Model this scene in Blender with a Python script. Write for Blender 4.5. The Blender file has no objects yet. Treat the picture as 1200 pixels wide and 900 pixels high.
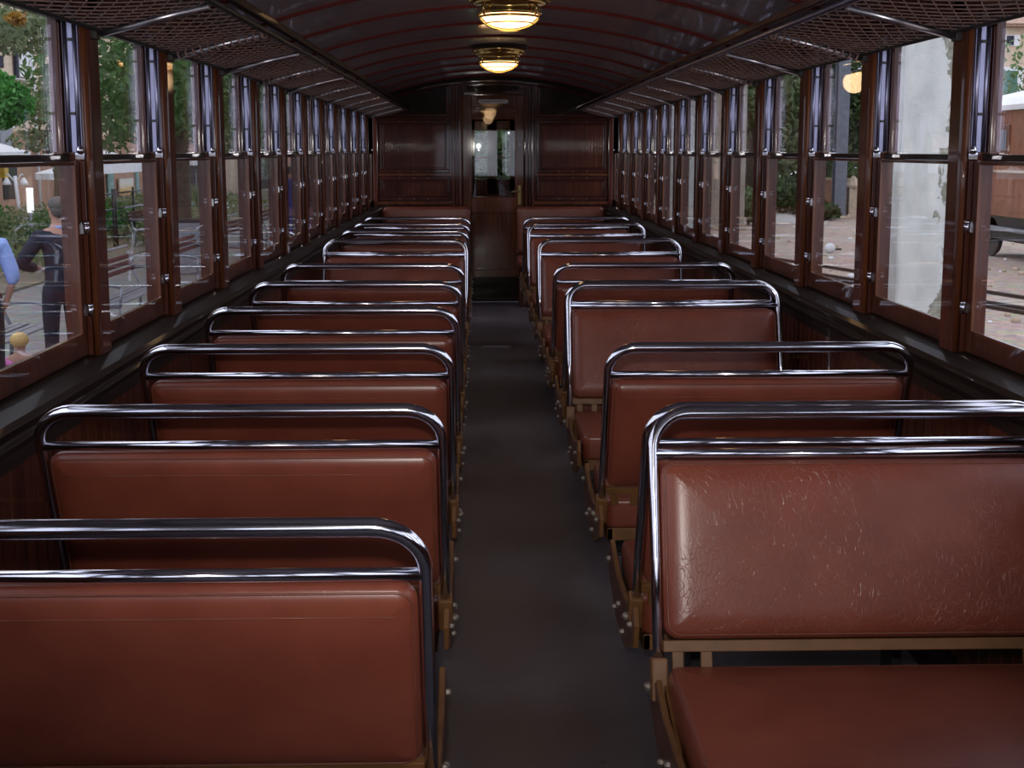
import bpy, math, random
from mathutils import Vector, Matrix
random.seed(7)
COL = bpy.context.scene.collection
PI = math.pi

# ------------------------------------------------------------------ helpers
class MB:
    def __init__(self):
        self.v = []; self.f = []; self.s = []
    def add(self, vs, fs, smooth=False):
        o = len(self.v); self.v += [tuple(p) for p in vs]
        for f in fs:
            self.f.append(tuple(i + o for i in f)); self.s.append(smooth)
    def box(self, x0, x1, y0, y1, z0, z1):
        if x0 > x1: x0, x1 = x1, x0
        if y0 > y1: y0, y1 = y1, y0
        if z0 > z1: z0, z1 = z1, z0
        vs = [(x, y, z) for z in (z0, z1) for y in (y0, y1) for x in (x0, x1)]
        self.add(vs, [(0,2,3,1),(4,5,7,6),(0,1,5,4),(2,6,7,3),(0,4,6,2),(1,3,7,5)])
        return self
    def prism(self, poly, axis, a, b):
        n = len(poly); vs = []
        for c in (a, b):
            for p, q in poly:
                vs.append({'x': (c,p,q), 'y': (p,c,q), 'z': (p,q,c)}[axis])
        fs = [tuple(range(n))[::-1], tuple(range(n, 2*n))]
        for i in range(n):
            j = (i+1) % n; fs.append((i, j, j+n, i+n))
        self.add(vs, fs); return self
    def tube(self, pts, r, seg=8, closed=False, caps=True):
        pts = [Vector(p) for p in pts]; n = len(pts)
        rs = r if isinstance(r, (list, tuple)) else [r]*n
        base = len(self.v); prev = None
        for i in range(n):
            if closed: t = pts[(i+1) % n] - pts[i-1]
            else: t = pts[min(i+1, n-1)] - pts[max(i-1, 0)]
            if t.length < 1e-9: t = Vector((0,0,1))
            t.normalize()
            if prev is None:
                ref = Vector((0,0,1)) if abs(t.z) < .9 else Vector((1,0,0))
                u = t.cross(ref).normalized()
            else:
                u = (prev - t*prev.dot(t))
                u = u.normalized() if u.length > 1e-6 else t.orthogonal().normalized()
            prev = u; w = t.cross(u)
            for k in range(seg):
                a = 2*PI*k/seg
                self.v.append(tuple(pts[i] + u*(math.cos(a)*rs[i]) + w*(math.sin(a)*rs[i])))
        m = n if closed else n-1
        for i in range(m):
            for k in range(seg):
                a = base + i*seg + k; b = base + i*seg + (k+1) % seg
                c = base + ((i+1) % n)*seg + (k+1) % seg; d = base + ((i+1) % n)*seg + k
                self.f.append((a, b, c, d)); self.s.append(True)
        if caps and not closed:
            self.f.append(tuple(base + k for k in range(seg))[::-1]); self.s.append(False)
            self.f.append(tuple(base + (n-1)*seg + k for k in range(seg))); self.s.append(False)
        return self
    def lathe(self, prof, c=(0,0,0), seg=24, axis='z', smooth=True):
        base = len(self.v)
        for (r, h) in prof:
            for k in range(seg):
                a = 2*PI*k/seg; p = (r*math.cos(a), r*math.sin(a), h)
                if axis == 'x': p = (p[2], p[0], p[1])
                if axis == 'y': p = (p[0], p[2], p[1])
                self.v.append((p[0]+c[0], p[1]+c[1], p[2]+c[2]))
        for i in range(len(prof)-1):
            for k in range(seg):
                k2 = (k+1) % seg
                self.f.append((base+i*seg+k, base+i*seg+k2, base+(i+1)*seg+k2, base+(i+1)*seg+k)); self.s.append(smooth)
        self.f.append(tuple(base+k for k in range(seg))[::-1]); self.s.append(False)
        self.f.append(tuple(base+(len(prof)-1)*seg+k for k in range(seg))); self.s.append(False)
        return self
    def ball(self, c, rx, ry=None, rz=None, seg=14, rings=8):
        ry = ry or rx; rz = rz or rx
        vs = []; fs = []
        for i in range(rings+1):
            t = PI*i/rings
            for k in range(seg):
                a = 2*PI*k/seg
                vs.append((c[0]+rx*math.sin(t)*math.cos(a), c[1]+ry*math.sin(t)*math.sin(a), c[2]+rz*math.cos(t)))
        for i in range(rings):
            for k in range(seg):
                k2 = (k+1) % seg
                fs.append((i*seg+k, (i+1)*seg+k, (i+1)*seg+k2, i*seg+k2))
        self.add(vs, fs, True); return self
    def xf(self, M, start=0):
        for i in range(start, len(self.v)):
            self.v[i] = tuple(M @ Vector(self.v[i]))
        return self
    def build(self, name, mat, parent=None, bevel=0, loc=None):
        me = bpy.data.meshes.new(name)
        me.from_pydata(self.v, [], self.f)
        me.polygons.foreach_set('use_smooth', self.s)
        me.materials.append(mat); me.update(); me.validate()
        o = bpy.data.objects.new(name, me); COL.objects.link(o)
        if parent: o.parent = parent
        if loc: o.location = loc
        if bevel:
            b = o.modifiers.new('bevel', 'BEVEL'); b.width = bevel; b.segments = 2
            b.limit_method = 'ANGLE'; b.angle_limit = math.radians(40)
        return o

def tag(o, label=None, cat=None, group=None, kind=None):
    if label: o['label'] = label
    if cat: o['category'] = cat
    if group: o['group'] = group
    if kind: o['kind'] = kind
    return o
def empty(name, loc=(0,0,0), rz=0, parent=None):
    o = bpy.data.objects.new(name, None); COL.objects.link(o)
    o.location = loc; o.rotation_euler = (0, 0, rz); o.empty_display_size = .1
    if parent: o.parent = parent
    return o
def copy_tree(o, parent=None):
    c = o.copy(); COL.objects.link(c)
    if parent: c.parent = parent
    for ch in KIDS.get(o.name, []):
        copy_tree(ch, c)
    return c
KIDS = {}
def index_kids():
    KIDS.clear()
    for ob in COL.objects:
        if ob.parent: KIDS.setdefault(ob.parent.name, []).append(ob)

# ------------------------------------------------------------------ materials
def nmat(name):
    m = bpy.data.materials.new(name); m.use_nodes = True
    nt = m.node_tree; nt.nodes.clear()
    out = nt.nodes.new('ShaderNodeOutputMaterial')
    p = nt.nodes.new('ShaderNodeBsdfPrincipled')
    nt.links.new(p.outputs[0], out.inputs[0])
    return m, nt, p, out
def ramp(nt, stops):
    r = nt.nodes.new('ShaderNodeValToRGB')
    while len(r.color_ramp.elements) < len(stops): r.color_ramp.elements.new(.5)
    for e, (pos, c) in zip(r.color_ramp.elements, stops):
        e.position = pos; e.color = (*c, 1) if len(c) == 3 else c
    return r
def coords(nt, scale=(1,1,1), kind='Object'):
    tc = nt.nodes.new('ShaderNodeTexCoord'); mp = nt.nodes.new('ShaderNodeMapping')
    mp.inputs['Scale'].default_value = scale
    nt.links.new(tc.outputs[kind], mp.inputs[0]); return mp.outputs[0]
def noise(nt, vec, scale, detail=4, rough=.55, dist=0):
    n = nt.nodes.new('ShaderNodeTexNoise'); n.inputs['Scale'].default_value = scale
    n.inputs['Detail'].default_value = detail; n.inputs['Roughness'].default_value = rough
    n.inputs['Distortion'].default_value = dist
    nt.links.new(vec, n.inputs['Vector']); return n
def bump(nt, p, h, strength, dist=.01):
    b = nt.nodes.new('ShaderNodeBump'); b.inputs['Strength'].default_value = strength
    b.inputs['Distance'].default_value = dist
    nt.links.new(h, b.inputs['Height']); nt.links.new(b.outputs[0], p.inputs['Normal']); return b
def plain(name, c, rough=.6, metal=0, nscale=8, var=.18, bmp=0, coat=0, spec=None):
    m, nt, p, out = nmat(name)
    n = noise(nt, coords(nt), nscale, 5)
    r = ramp(nt, [(.3, tuple(x*(1-var) for x in c)), (.7, tuple(min(1, x*(1+var)) for x in c))])
    nt.links.new(n.outputs[0], r.inputs[0]); nt.links.new(r.outputs[0], p.inputs['Base Color'])
    p.inputs['Roughness'].default_value = rough; p.inputs['Metallic'].default_value = metal
    p.inputs['Coat Weight'].default_value = coat
    if spec is not None: p.inputs['Specular IOR Level'].default_value = spec
    if bmp: bump(nt, p, n.outputs[0], bmp)
    return m
def wood(name, dark, light, scale=(60,60,3), rough=.25, coat=.6):
    m, nt, p, out = nmat(name)
    n = noise(nt, coords(nt, scale), 1.0, 6, .6, .4)
    n2 = noise(nt, coords(nt, tuple(s*.12 for s in scale)), 1.0, 3)
    mx = nt.nodes.new('ShaderNodeMath'); mx.operation = 'MULTIPLY_ADD'; mx.inputs[1].default_value = .55
    nt.links.new(n.outputs[0], mx.inputs[0])
    m2 = nt.nodes.new('ShaderNodeMath'); m2.operation = 'MULTIPLY'; m2.inputs[1].default_value = .45
    nt.links.new(n2.outputs[0], m2.inputs[0]); nt.links.new(m2.outputs[0], mx.inputs[2])
    r = ramp(nt, [(.36, dark), (.64, light)])
    nt.links.new(mx.outputs[0], r.inputs[0]); nt.links.new(r.outputs[0], p.inputs['Base Color'])
    p.inputs['Roughness'].default_value = rough + .25; p.inputs['Specular IOR Level'].default_value = .15
    p.inputs['Coat Weight'].default_value = coat; p.inputs['Coat Roughness'].default_value = .05
    bump(nt, p, n.outputs[0], .08, .002)
    return m
def leather(name, crease=.3):
    m, nt, p, out = nmat(name)
    n = noise(nt, coords(nt), 5, 4)
    r = ramp(nt, [(.3, (.155,.036,.021)), (.72, (.228,.059,.034))])
    nt.links.new(n.outputs[0], r.inputs[0])
    # creases: long wrinkles, patchy
    d = noise(nt, coords(nt), 9, 2)
    mixv = nt.nodes.new('ShaderNodeMix'); mixv.data_type = 'VECTOR'; mixv.inputs['Factor'].default_value = .14
    vec = coords(nt, (1.0, .8, .36)); nt.links.new(vec, mixv.inputs[4]); nt.links.new(d.outputs['Color'], mixv.inputs[5])
    vo = nt.nodes.new('ShaderNodeTexVoronoi'); vo.feature = 'DISTANCE_TO_EDGE'; vo.inputs['Scale'].default_value = 72
    nt.links.new(mixv.outputs[1], vo.inputs['Vector'])
    vr = ramp(nt, [(0, (0,0,0)), (.035, (1,1,1))]); nt.links.new(vo.outputs['Distance'], vr.inputs[0])
    pn = noise(nt, coords(nt), 3.2, 3); pr = ramp(nt, [(.38, (0,0,0)), (.62, (1,1,1))]); nt.links.new(pn.outputs[0], pr.inputs[0])
    cm = nt.nodes.new('ShaderNodeMix'); cm.data_type = 'RGBA'; cm.blend_type = 'MIX'
    inv = nt.nodes.new('ShaderNodeMath'); inv.operation = 'SUBTRACT'; inv.inputs[0].default_value = 1
    nt.links.new(vr.outputs[0], inv.inputs[1])
    am = nt.nodes.new('ShaderNodeMath'); am.operation = 'MULTIPLY'
    nt.links.new(inv.outputs[0], am.inputs[0]); nt.links.new(pr.outputs[0], am.inputs[1])
    am2 = nt.nodes.new('ShaderNodeMath'); am2.operation = 'MULTIPLY'; am2.inputs[1].default_value = crease
    nt.links.new(am.outputs[0], am2.inputs[0]); nt.links.new(am2.outputs[0], cm.inputs['Factor'])
    nt.links.new(r.outputs[0], cm.inputs[6]); cm.inputs[7].default_value = (.42,.20,.16,1)
    nt.links.new(cm.outputs[2], p.inputs['Base Color'])
    fine = noise(nt, coords(nt), 260, 3)
    ad = nt.nodes.new('ShaderNodeMath'); ad.operation = 'MULTIPLY_ADD'; ad.inputs[1].default_value = .35
    nt.links.new(fine.outputs[0], ad.inputs[0])
    sb = nt.nodes.new('ShaderNodeMath'); sb.operation = 'SUBTRACT'; sb.inputs[0].default_value = 1
    nt.links.new(am.outputs[0], sb.inputs[1]); nt.links.new(sb.outputs[0], ad.inputs[2])
    bump(nt, p, ad.outputs[0], .10 + crease, .0012)
    p.inputs['Roughness'].default_value = .31
    p.inputs['Specular IOR Level'].default_value = .5
    return m
def glass_mat(name, tint=(.97,.98,.97)):
    m, nt, p, out = nmat(name); nt.nodes.remove(p)
    tr = nt.nodes.new('ShaderNodeBsdfTransparent'); tr.inputs[0].default_value = (*tint, 1)
    gl = nt.nodes.new('ShaderNodeBsdfGlossy'); gl.inputs['Roughness'].default_value = .01
    lw = nt.nodes.new('ShaderNodeLayerWeight'); lw.inputs['Blend'].default_value = .5
    pw = nt.nodes.new('ShaderNodeMath'); pw.operation = 'POWER'; pw.inputs[1].default_value = 5
    nt.links.new(lw.outputs['Facing'], pw.inputs[0])
    fr = nt.nodes.new('ShaderNodeMath'); fr.operation = 'MULTIPLY_ADD'; fr.inputs[1].default_value = .96; fr.inputs[2].default_value = .04
    nt.links.new(pw.outputs[0], fr.inputs[0])
    mx = nt.nodes.new('ShaderNodeMixShader')
    nt.links.new(fr.outputs[0], mx.inputs[0]); nt.links.new(tr.outputs[0], mx.inputs[1]); nt.links.new(gl.outputs[0], mx.inputs[2])
    nt.links.new(mx.outputs[0], out.inputs[0]); return m
def emit(name, c, st):
    m, nt, p, out = nmat(name)
    p.inputs['Emission Color'].default_value = (*c, 1); p.inputs['Emission Strength'].default_value = st
    p.inputs['Base Color'].default_value = (*c, 1); return m
def leafmat(name, a, b, c):
    m, nt, p, out = nmat(name)
    n = noise(nt, coords(nt), 1.3, 4); n2 = nt.nodes.new('ShaderNodeTexWhiteNoise')
    g = nt.nodes.new('ShaderNodeNewGeometry')
    mr = ramp(nt, [(.0, a), (.5, b), (1, c)])
    try:
        nt.links.new(g.outputs['Random Per Island'], mr.inputs[0])
    except Exception:
        nt.links.new(n.outputs[0], mr.inputs[0])
    nt.links.new(mr.outputs[0], p.inputs['Base Color']); p.inputs['Roughness'].default_value = .55
    t = nt.nodes.new('ShaderNodeBsdfTranslucent'); nt.links.new(mr.outputs[0], t.inputs[0])
    mx = nt.nodes.new('ShaderNodeMixShader'); mx.inputs[0].default_value = .35
    nt.links.new(p.outputs[0], mx.inputs[1]); nt.links.new(t.outputs[0], mx.inputs[2]); nt.links.new(mx.outputs[0], out.inputs[0])
    return m
def floor_mat():
    m, nt, p, out = nmat('grey_linoleum')
    n = noise(nt, coords(nt, (1,.6,1)), 2.2, 8, .65)
    r = ramp(nt, [(.3, (.095,.076,.082)), (.52, (.15,.125,.132)), (.75, (.24,.21,.215))])
    nt.links.new(n.outputs[0], r.inputs[0])
    v = nt.nodes.new('ShaderNodeTexVoronoi'); v.inputs['Scale'].default_value = 5; nt.links.new(coords(nt), v.inputs[0])
    vr = ramp(nt, [(.03, (.35,.35,.35)), (.07, (1,1,1))]); nt.links.new(v.outputs['Distance'], vr.inputs[0])
    mx = nt.nodes.new('ShaderNodeMix'); mx.data_type = 'RGBA'; mx.blend_type = 'MULTIPLY'; mx.inputs['Factor'].default_value = .7
    nt.links.new(r.outputs[0], mx.inputs[6]); nt.links.new(vr.outputs[0], mx.inputs[7])
    nt.links.new(mx.outputs[2], p.inputs['Base Color'])
    rr = ramp(nt, [(.35, (.32,)*3), (.7, (.6,)*3)]); nt.links.new(n.outputs[0], rr.inputs[0])
    nt.links.new(rr.outputs[0], p.inputs['Roughness'])
    n3 = noise(nt, coords(nt), 90, 3); bump(nt, p, n3.outputs[0], .1, .003)
    return m
def ceil_mat():
    m, nt, p, out = nmat('ceiling_varnished_panel')
    n = noise(nt, coords(nt, (1.5,6,1)), 1.2, 3)
    r = ramp(nt, [(.3, (.18,.17,.215)), (.7, (.235,.225,.275))])
    nt.links.new(n.outputs[0], r.inputs[0]); nt.links.new(r.outputs[0], p.inputs['Base Color'])
    p.inputs['Roughness'].default_value = .45; p.inputs['Coat Weight'].default_value = .7; p.inputs['Coat Roughness'].default_value = .04
    n2 = noise(nt, coords(nt, (3,9,1)), 2.0, 2); bump(nt, p, n2.outputs[0], .22, .012)
    return m
def ground_mat(name, a, b, c, d):
    m, nt, p, out = nmat(name)
    n = noise(nt, coords(nt), .35, 5); n2 = noise(nt, coords(nt), 9, 5, .7)
    v = nt.nodes.new('ShaderNodeTexVoronoi'); v.inputs['Scale'].default_value = 7; nt.links.new(coords(nt), v.inputs[0])
    r1 = ramp(nt, [(.4, a), (.6, b)]); nt.links.new(n.outputs[0], r1.inputs[0])
    r2 = ramp(nt, [(.35, c), (.7, d)]); nt.links.new(n2.outputs[0], r2.inputs[0])
    mx = nt.nodes.new('ShaderNodeMix'); mx.data_type = 'RGBA'; mx.inputs['Factor'].default_value = .5
    nt.links.new(r1.outputs[0], mx.inputs[6]); nt.links.new(r2.outputs[0], mx.inputs[7])
    m2 = nt.nodes.new('ShaderNodeMix'); m2.data_type = 'RGBA'; m2.blend_type = 'OVERLAY'; m2.inputs['Factor'].default_value = .22
    nt.links.new(mx.outputs[2], m2.inputs[6]); nt.links.new(v.outputs['Color'], m2.inputs[7])
    hs = nt.nodes.new('ShaderNodeHueSaturation'); hs.inputs['Saturation'].default_value = .85
    nt.links.new(m2.outputs[2], hs.inputs['Color'])
    nt.links.new(hs.outputs[0], p.inputs['Base Color']); p.inputs['Roughness'].default_value = .9
    bump(nt, p, v.outputs['Distance'], .5, .04); return m
def plaster_mat(name, base, patch, dirt):
    m, nt, p, out = nmat(name)
    n = noise(nt, coords(nt), 1.6, 8, .6, .6); r = ramp(nt, [(.60, (0,0,0)), (.63, (1,1,1))]); nt.links.new(n.outputs[0], r.inputs[0])
    n2 = noise(nt, coords(nt, (1,1,.5)), 5, 6); r2 = ramp(nt, [(.35, dirt), (.6, base)]); nt.links.new(n2.outputs[0], r2.inputs[0])
    mx = nt.nodes.new('ShaderNodeMix'); mx.data_type = 'RGBA'
    nt.links.new(r.outputs[0], mx.inputs['Factor']); nt.links.new(r2.outputs[0], mx.inputs[6]); mx.inputs[7].default_value = (*patch, 1)
    nt.links.new(mx.outputs[2], p.inputs['Base Color']); p.inputs['Roughness'].default_value = .85
    bump(nt, p, r.outputs[0], -.4, .01); return m
def peel_mat():
    m, nt, p, out = nmat('peeling_column_plaster')
    n = noise(nt, coords(nt, (1.6,1.6,.9)), 2.6, 8, .62, .5)
    tc = nt.nodes.new('ShaderNodeTexCoord'); sx = nt.nodes.new('ShaderNodeSeparateXYZ'); nt.links.new(tc.outputs['Object'], sx.inputs[0])
    ma = nt.nodes.new('ShaderNodeMath'); ma.operation = 'MULTIPLY_ADD'; ma.inputs[1].default_value = .62
    nt.links.new(sx.outputs[0], ma.inputs[0]); nt.links.new(n.outputs[0], ma.inputs[2])
    r = ramp(nt, [(.560, (0,0,0)), (.572, (1,1,1))]); nt.links.new(ma.outputs[0], r.inputs[0])
    n2 = noise(nt, coords(nt, (1,1,.5)), 5, 6); r2 = ramp(nt, [(.35, (.52,.54,.51)), (.6, (.64,.66,.63))]); nt.links.new(n2.outputs[0], r2.inputs[0])
    n3 = noise(nt, coords(nt), 14, 5); r3 = ramp(nt, [(.35, (.16,.16,.12)), (.65, (.32,.32,.26))]); nt.links.new(n3.outputs[0], r3.inputs[0])
    mx = nt.nodes.new('ShaderNodeMix'); mx.data_type = 'RGBA'
    nt.links.new(r.outputs[0], mx.inputs['Factor']); nt.links.new(r2.outputs[0], mx.inputs[6]); nt.links.new(r3.outputs[0], mx.inputs[7])
    nt.links.new(mx.outputs[2], p.inputs['Base Color']); p.inputs['Roughness'].default_value = .85
    bump(nt, p, r.outputs[0], -.4, .01); return m
def brick_mat():
    m, nt, p, out = nmat('garden_brick')
    b = nt.nodes.new('ShaderNodeTexBrick'); b.inputs['Scale'].default_value = 3.2
    b.inputs['Color1'].default_value = (.36,.16,.09,1); b.inputs['Color2'].default_value = (.26,.11,.07,1); b.inputs['Mortar'].default_value = (.3,.26,.2,1)
    tc = nt.nodes.new('ShaderNodeTexCoord'); sx = nt.nodes.new('ShaderNodeSeparateXYZ'); cx = nt.nodes.new('ShaderNodeCombineXYZ')
    nt.links.new(tc.outputs['Object'], sx.inputs[0]); ad = nt.nodes.new('ShaderNodeMath')
    nt.links.new(sx.outputs[0], ad.inputs[0]); nt.links.new(sx.outputs[1], ad.inputs[1])
    nt.links.new(ad.outputs[0], cx.inputs[0]); nt.links.new(sx.outputs[2], cx.inputs[1])
    nt.links.new(cx.outputs[0], b.inputs['Vector']); nt.links.new(b.outputs['Color'], p.inputs['Base Color'])
    p.inputs['Roughness'].default_value = .9; return m

M = {}
M['mahogany'] = wood('mahogany', (.036,.007,.004), (.105,.022,.009))
M['mahogany_warm'] = wood('mahogany_warm', (.055,.014,.006), (.15,.045,.015))
M['mahogany_h'] = wood('mahogany_along', (.030,.006,.004), (.075,.016,.008), (60,3,60))
M['stile'] = wood('sash_wood', (.034,.008,.004), (.095,.024,.011))
M['black_wood'] = wood('ebonised_wood', (.010,.006,.006), (.028,.014,.010), (50,3,50), .32, .12)
M['bead'] = wood('beadboard_wood', (.036,.007,.004), (.11,.026,.011), (28,28,1.2), .3, .5)
M['leather'] = leather('oxblood_leather', .03); M['leather_creased'] = leather('creased_oxblood_leather', .42)
M['piping'] = plain('leather_piping', (.16,.048,.028), .4, nscale=30)
M['chrome'] = plain('polished_chrome', (.68,.68,.76), .13, 1, 20, .04)
M['satin'] = plain('satin_nickel_channel', (.30,.30,.42), .36, 1, 14, .1)
M['steel'] = plain('worn_steel_bolt', (.24,.20,.17), .5, .6, 40, .15)
M['orange'] = plain('ochre_painted_steel', (.17,.075,.024), .5, 0, 12, .25, .1)
M['plate'] = plain('brown_painted_plate', (.10,.042,.028), .45, 0, 10, .2)
M['dark'] = plain('dark_painted_iron', (.02,.018,.018), .5, 0, 10, .2)
M['brass'] = plain('polished_brass', (.62,.43,.16), .2, 1, 20, .15)
M['lampglass'] = emit('lit_frosted_glass', (1.0,.62,.30), 4)
M['glass'] = glass_mat('window_glass')
M['floor'] = floor_mat()
M['ceiling'] = ceil_mat()
M['rib'] = plain('maroon_rib_varnish', (.13,.014,.012), .6, 0, 20, .15, spec=.2)
M['barmetal'] = plain('brushed_rack_bar', (.55,.55,.62), .32, 1, 14, .06)
M['net'] = plain('rope_net', (.27,.175,.16), .8, 0, 60, .2)
M['enamel'] = plain('pale_enamel', (.45,.44,.47), .4, 0, 30, .05)

# ------------------------------------------------------------------ layout numbers (metres, floor z=0, car runs along +Y)
HW = 1.215          # post face half width
CAMX, EYE = -.142, 1.56
WP = .885           # window pitch
E0 = 3.72           # far edge of a post
POST = .10
YEND = 13.33
YBACK = E0 - 6*WP - POST   # rear wall plane (behind camera)
KMIN, KMAX = -5, 10
SP = .876; S0 = 2.29
GZ = -.65
SILL = .985

# ------------------------------------------------------------------ car shell
fl = MB().box(-1.40, 1.40, YBACK-.1, YEND+.1, -.06, 0).build('floor', M['floor']); tag(fl, kind='structure')

def arc_z(x, z0=2.065, z1=2.305, hw=1.26):
    # circle arc through centre and edges
    rise = z1 - z0; R = (hw*hw + rise*rise) / (2*rise)
    return z1 - R + math.sqrt(max(R*R - x*x, 0))
N = 28
xs = [-1.40 + 2.80*i/N for i in range(N+1)]
mb = MB(); vs = []
for y in (YBACK-.1, YEND+.1):
    for x in xs: vs.append((x, y, arc_z(x)))
    for x in xs: vs.append((x, y, arc_z(x)+.06))
n1 = N+1
fs = []
for i in range(N):
    fs.append((i, i+1, 2*n1+i+1, 2*n1+i)); fs.append((n1+i, 3*n1+i, 3*n1+i+1, n1+i+1))
    fs.append((i, n1+i, n1+i+1, i+1)); fs.append((2*n1+i, 2*n1+i+1, 3*n1+i+1, 3*n1+i))
fs += [(0, 2*n1, 3*n1, n1), (N, n1+N, 3*n1+N, 2*n1+N)]
mb.add(vs, fs, True)
ceil = mb.build('ceiling', M['ceiling']); tag(ceil, kind='structure')
es = ceil.modifiers.new('split', 'EDGE_SPLIT'); es.split_angle = math.radians(50)
ribxs = [-1.2 + 2.4*i/24 for i in range(25)]
def rib(y, w, h):
    m = MB(); vs = []
    for x in ribxs:
        z = arc_z(x)
        vs += [(x, y-w/2, z+.002), (x, y-w/2, z-h), (x, y+w/2, z-h), (x, y+w/2, z+.002)]
    fs = []
    for i in range(24):
        a = i*4; b = a+4
        fs += [(a, a+1, b+1, b), (a+1, a+2, b+2, b+1), (a+2, a+3, b+3, b+2)]
    m.add(vs, fs); return m
k = 0; y = YBACK + .5
while y < YEND - .1:
    rib(y, .024, .015).build('ceiling_rib', M['rib'], ceil); y += WP
    k += 1

# --- side walls
def side_wall(s, name):
    w = MB()
    w.box(s*HW, s*(HW+.10), YBACK, YEND, 0, SILL-.10)          # wainscot core
    w.box(s*(HW+.080), s*(HW+.11), YBACK, YEND, -.3, SILL-.02)   # outer skin
    w.box(s*(HW+.04), s*1.39, YBACK, YEND, 1.965, 2.12)     # head above the windows
    o = w.build(name, M['bead']); tag(o, kind='structure')
    # beadboard planks
    b = MB(); y = YBACK; j = 0
    while y < YEND - .01:
        y2 = min(y+.072, YEND)
        d = .006
        b.prism([(s*HW, y), (s*(HW-.010), y+.004), (s*(HW-.010), y2-.006), (s*HW, y2-.002)], 'z', .12, SILL-.12)
        y += .072
    b.build('plank_wainscot', M['bead'], o)
    MB().box(s*(HW-.02), s*(HW+.01), YBACK, YEND, 0, .13).build('skirting', M['black_wood'], o, .004)
    # pilaster strips on the wainscot
    # sill mouldings (bottom to top)
    prof = [(HW+.108, SILL), (HW-.006, SILL), (HW-.052, SILL-.012), (HW-.062, SILL-.026), (HW-.056, SILL-.040), (HW-.030, SILL-.050), (HW-.026, SILL-.066), (HW-.036, SILL-.078), (HW-.030, SILL-.092), (HW-.012, SILL-.104), (HW-.010, SILL-.145), (HW+.01, SILL-.145), (HW+.108, SILL-.1)]
    MB().prism([(s*a, b_) for a, b_ in prof], 'y', YBACK, YEND).build('sill_moulding', M['black_wood'], o, .003)
    # posts
    for kk in range(KMIN-1, KMAX+2):
        yf = E0 + WP*kk; yn = yf - POST
        if yn < YBACK: continue
        p = MB()
        p.prism([(s*HW, yn+.012), (s*(HW+.004), yn+.004), (s*(HW+.023), yn), (s*(HW+.098), yn), (s*(HW+.098), min(yf, YEND)), (s*(HW+.023), min(yf, YEND)), (s*HW, min(yf, YEND)-.006)][::1], 'z', SILL-.01, 2.0)
        p.build('window_post', M['mahogany'], o, .002)
        q = MB()     # warm quadrant bead along the near corner
        q.tube([(s*(HW+.012), yn-.004, SILL), (s*(HW+.012), yn-.004, 1.96)], .009, 8)
        q.build('corner_bead', M['mahogany_warm'], o)
    MB().box(s*(HW+.0), s*(HW+.11), YBACK, YEND, 1.94, 1.985).build('window_head_rail', M['mahogany_h'], o, .004)
    return o
WL = side_wall(-1, 'wall_left')
WR = side_wall(1, 'wall_right')

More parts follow.
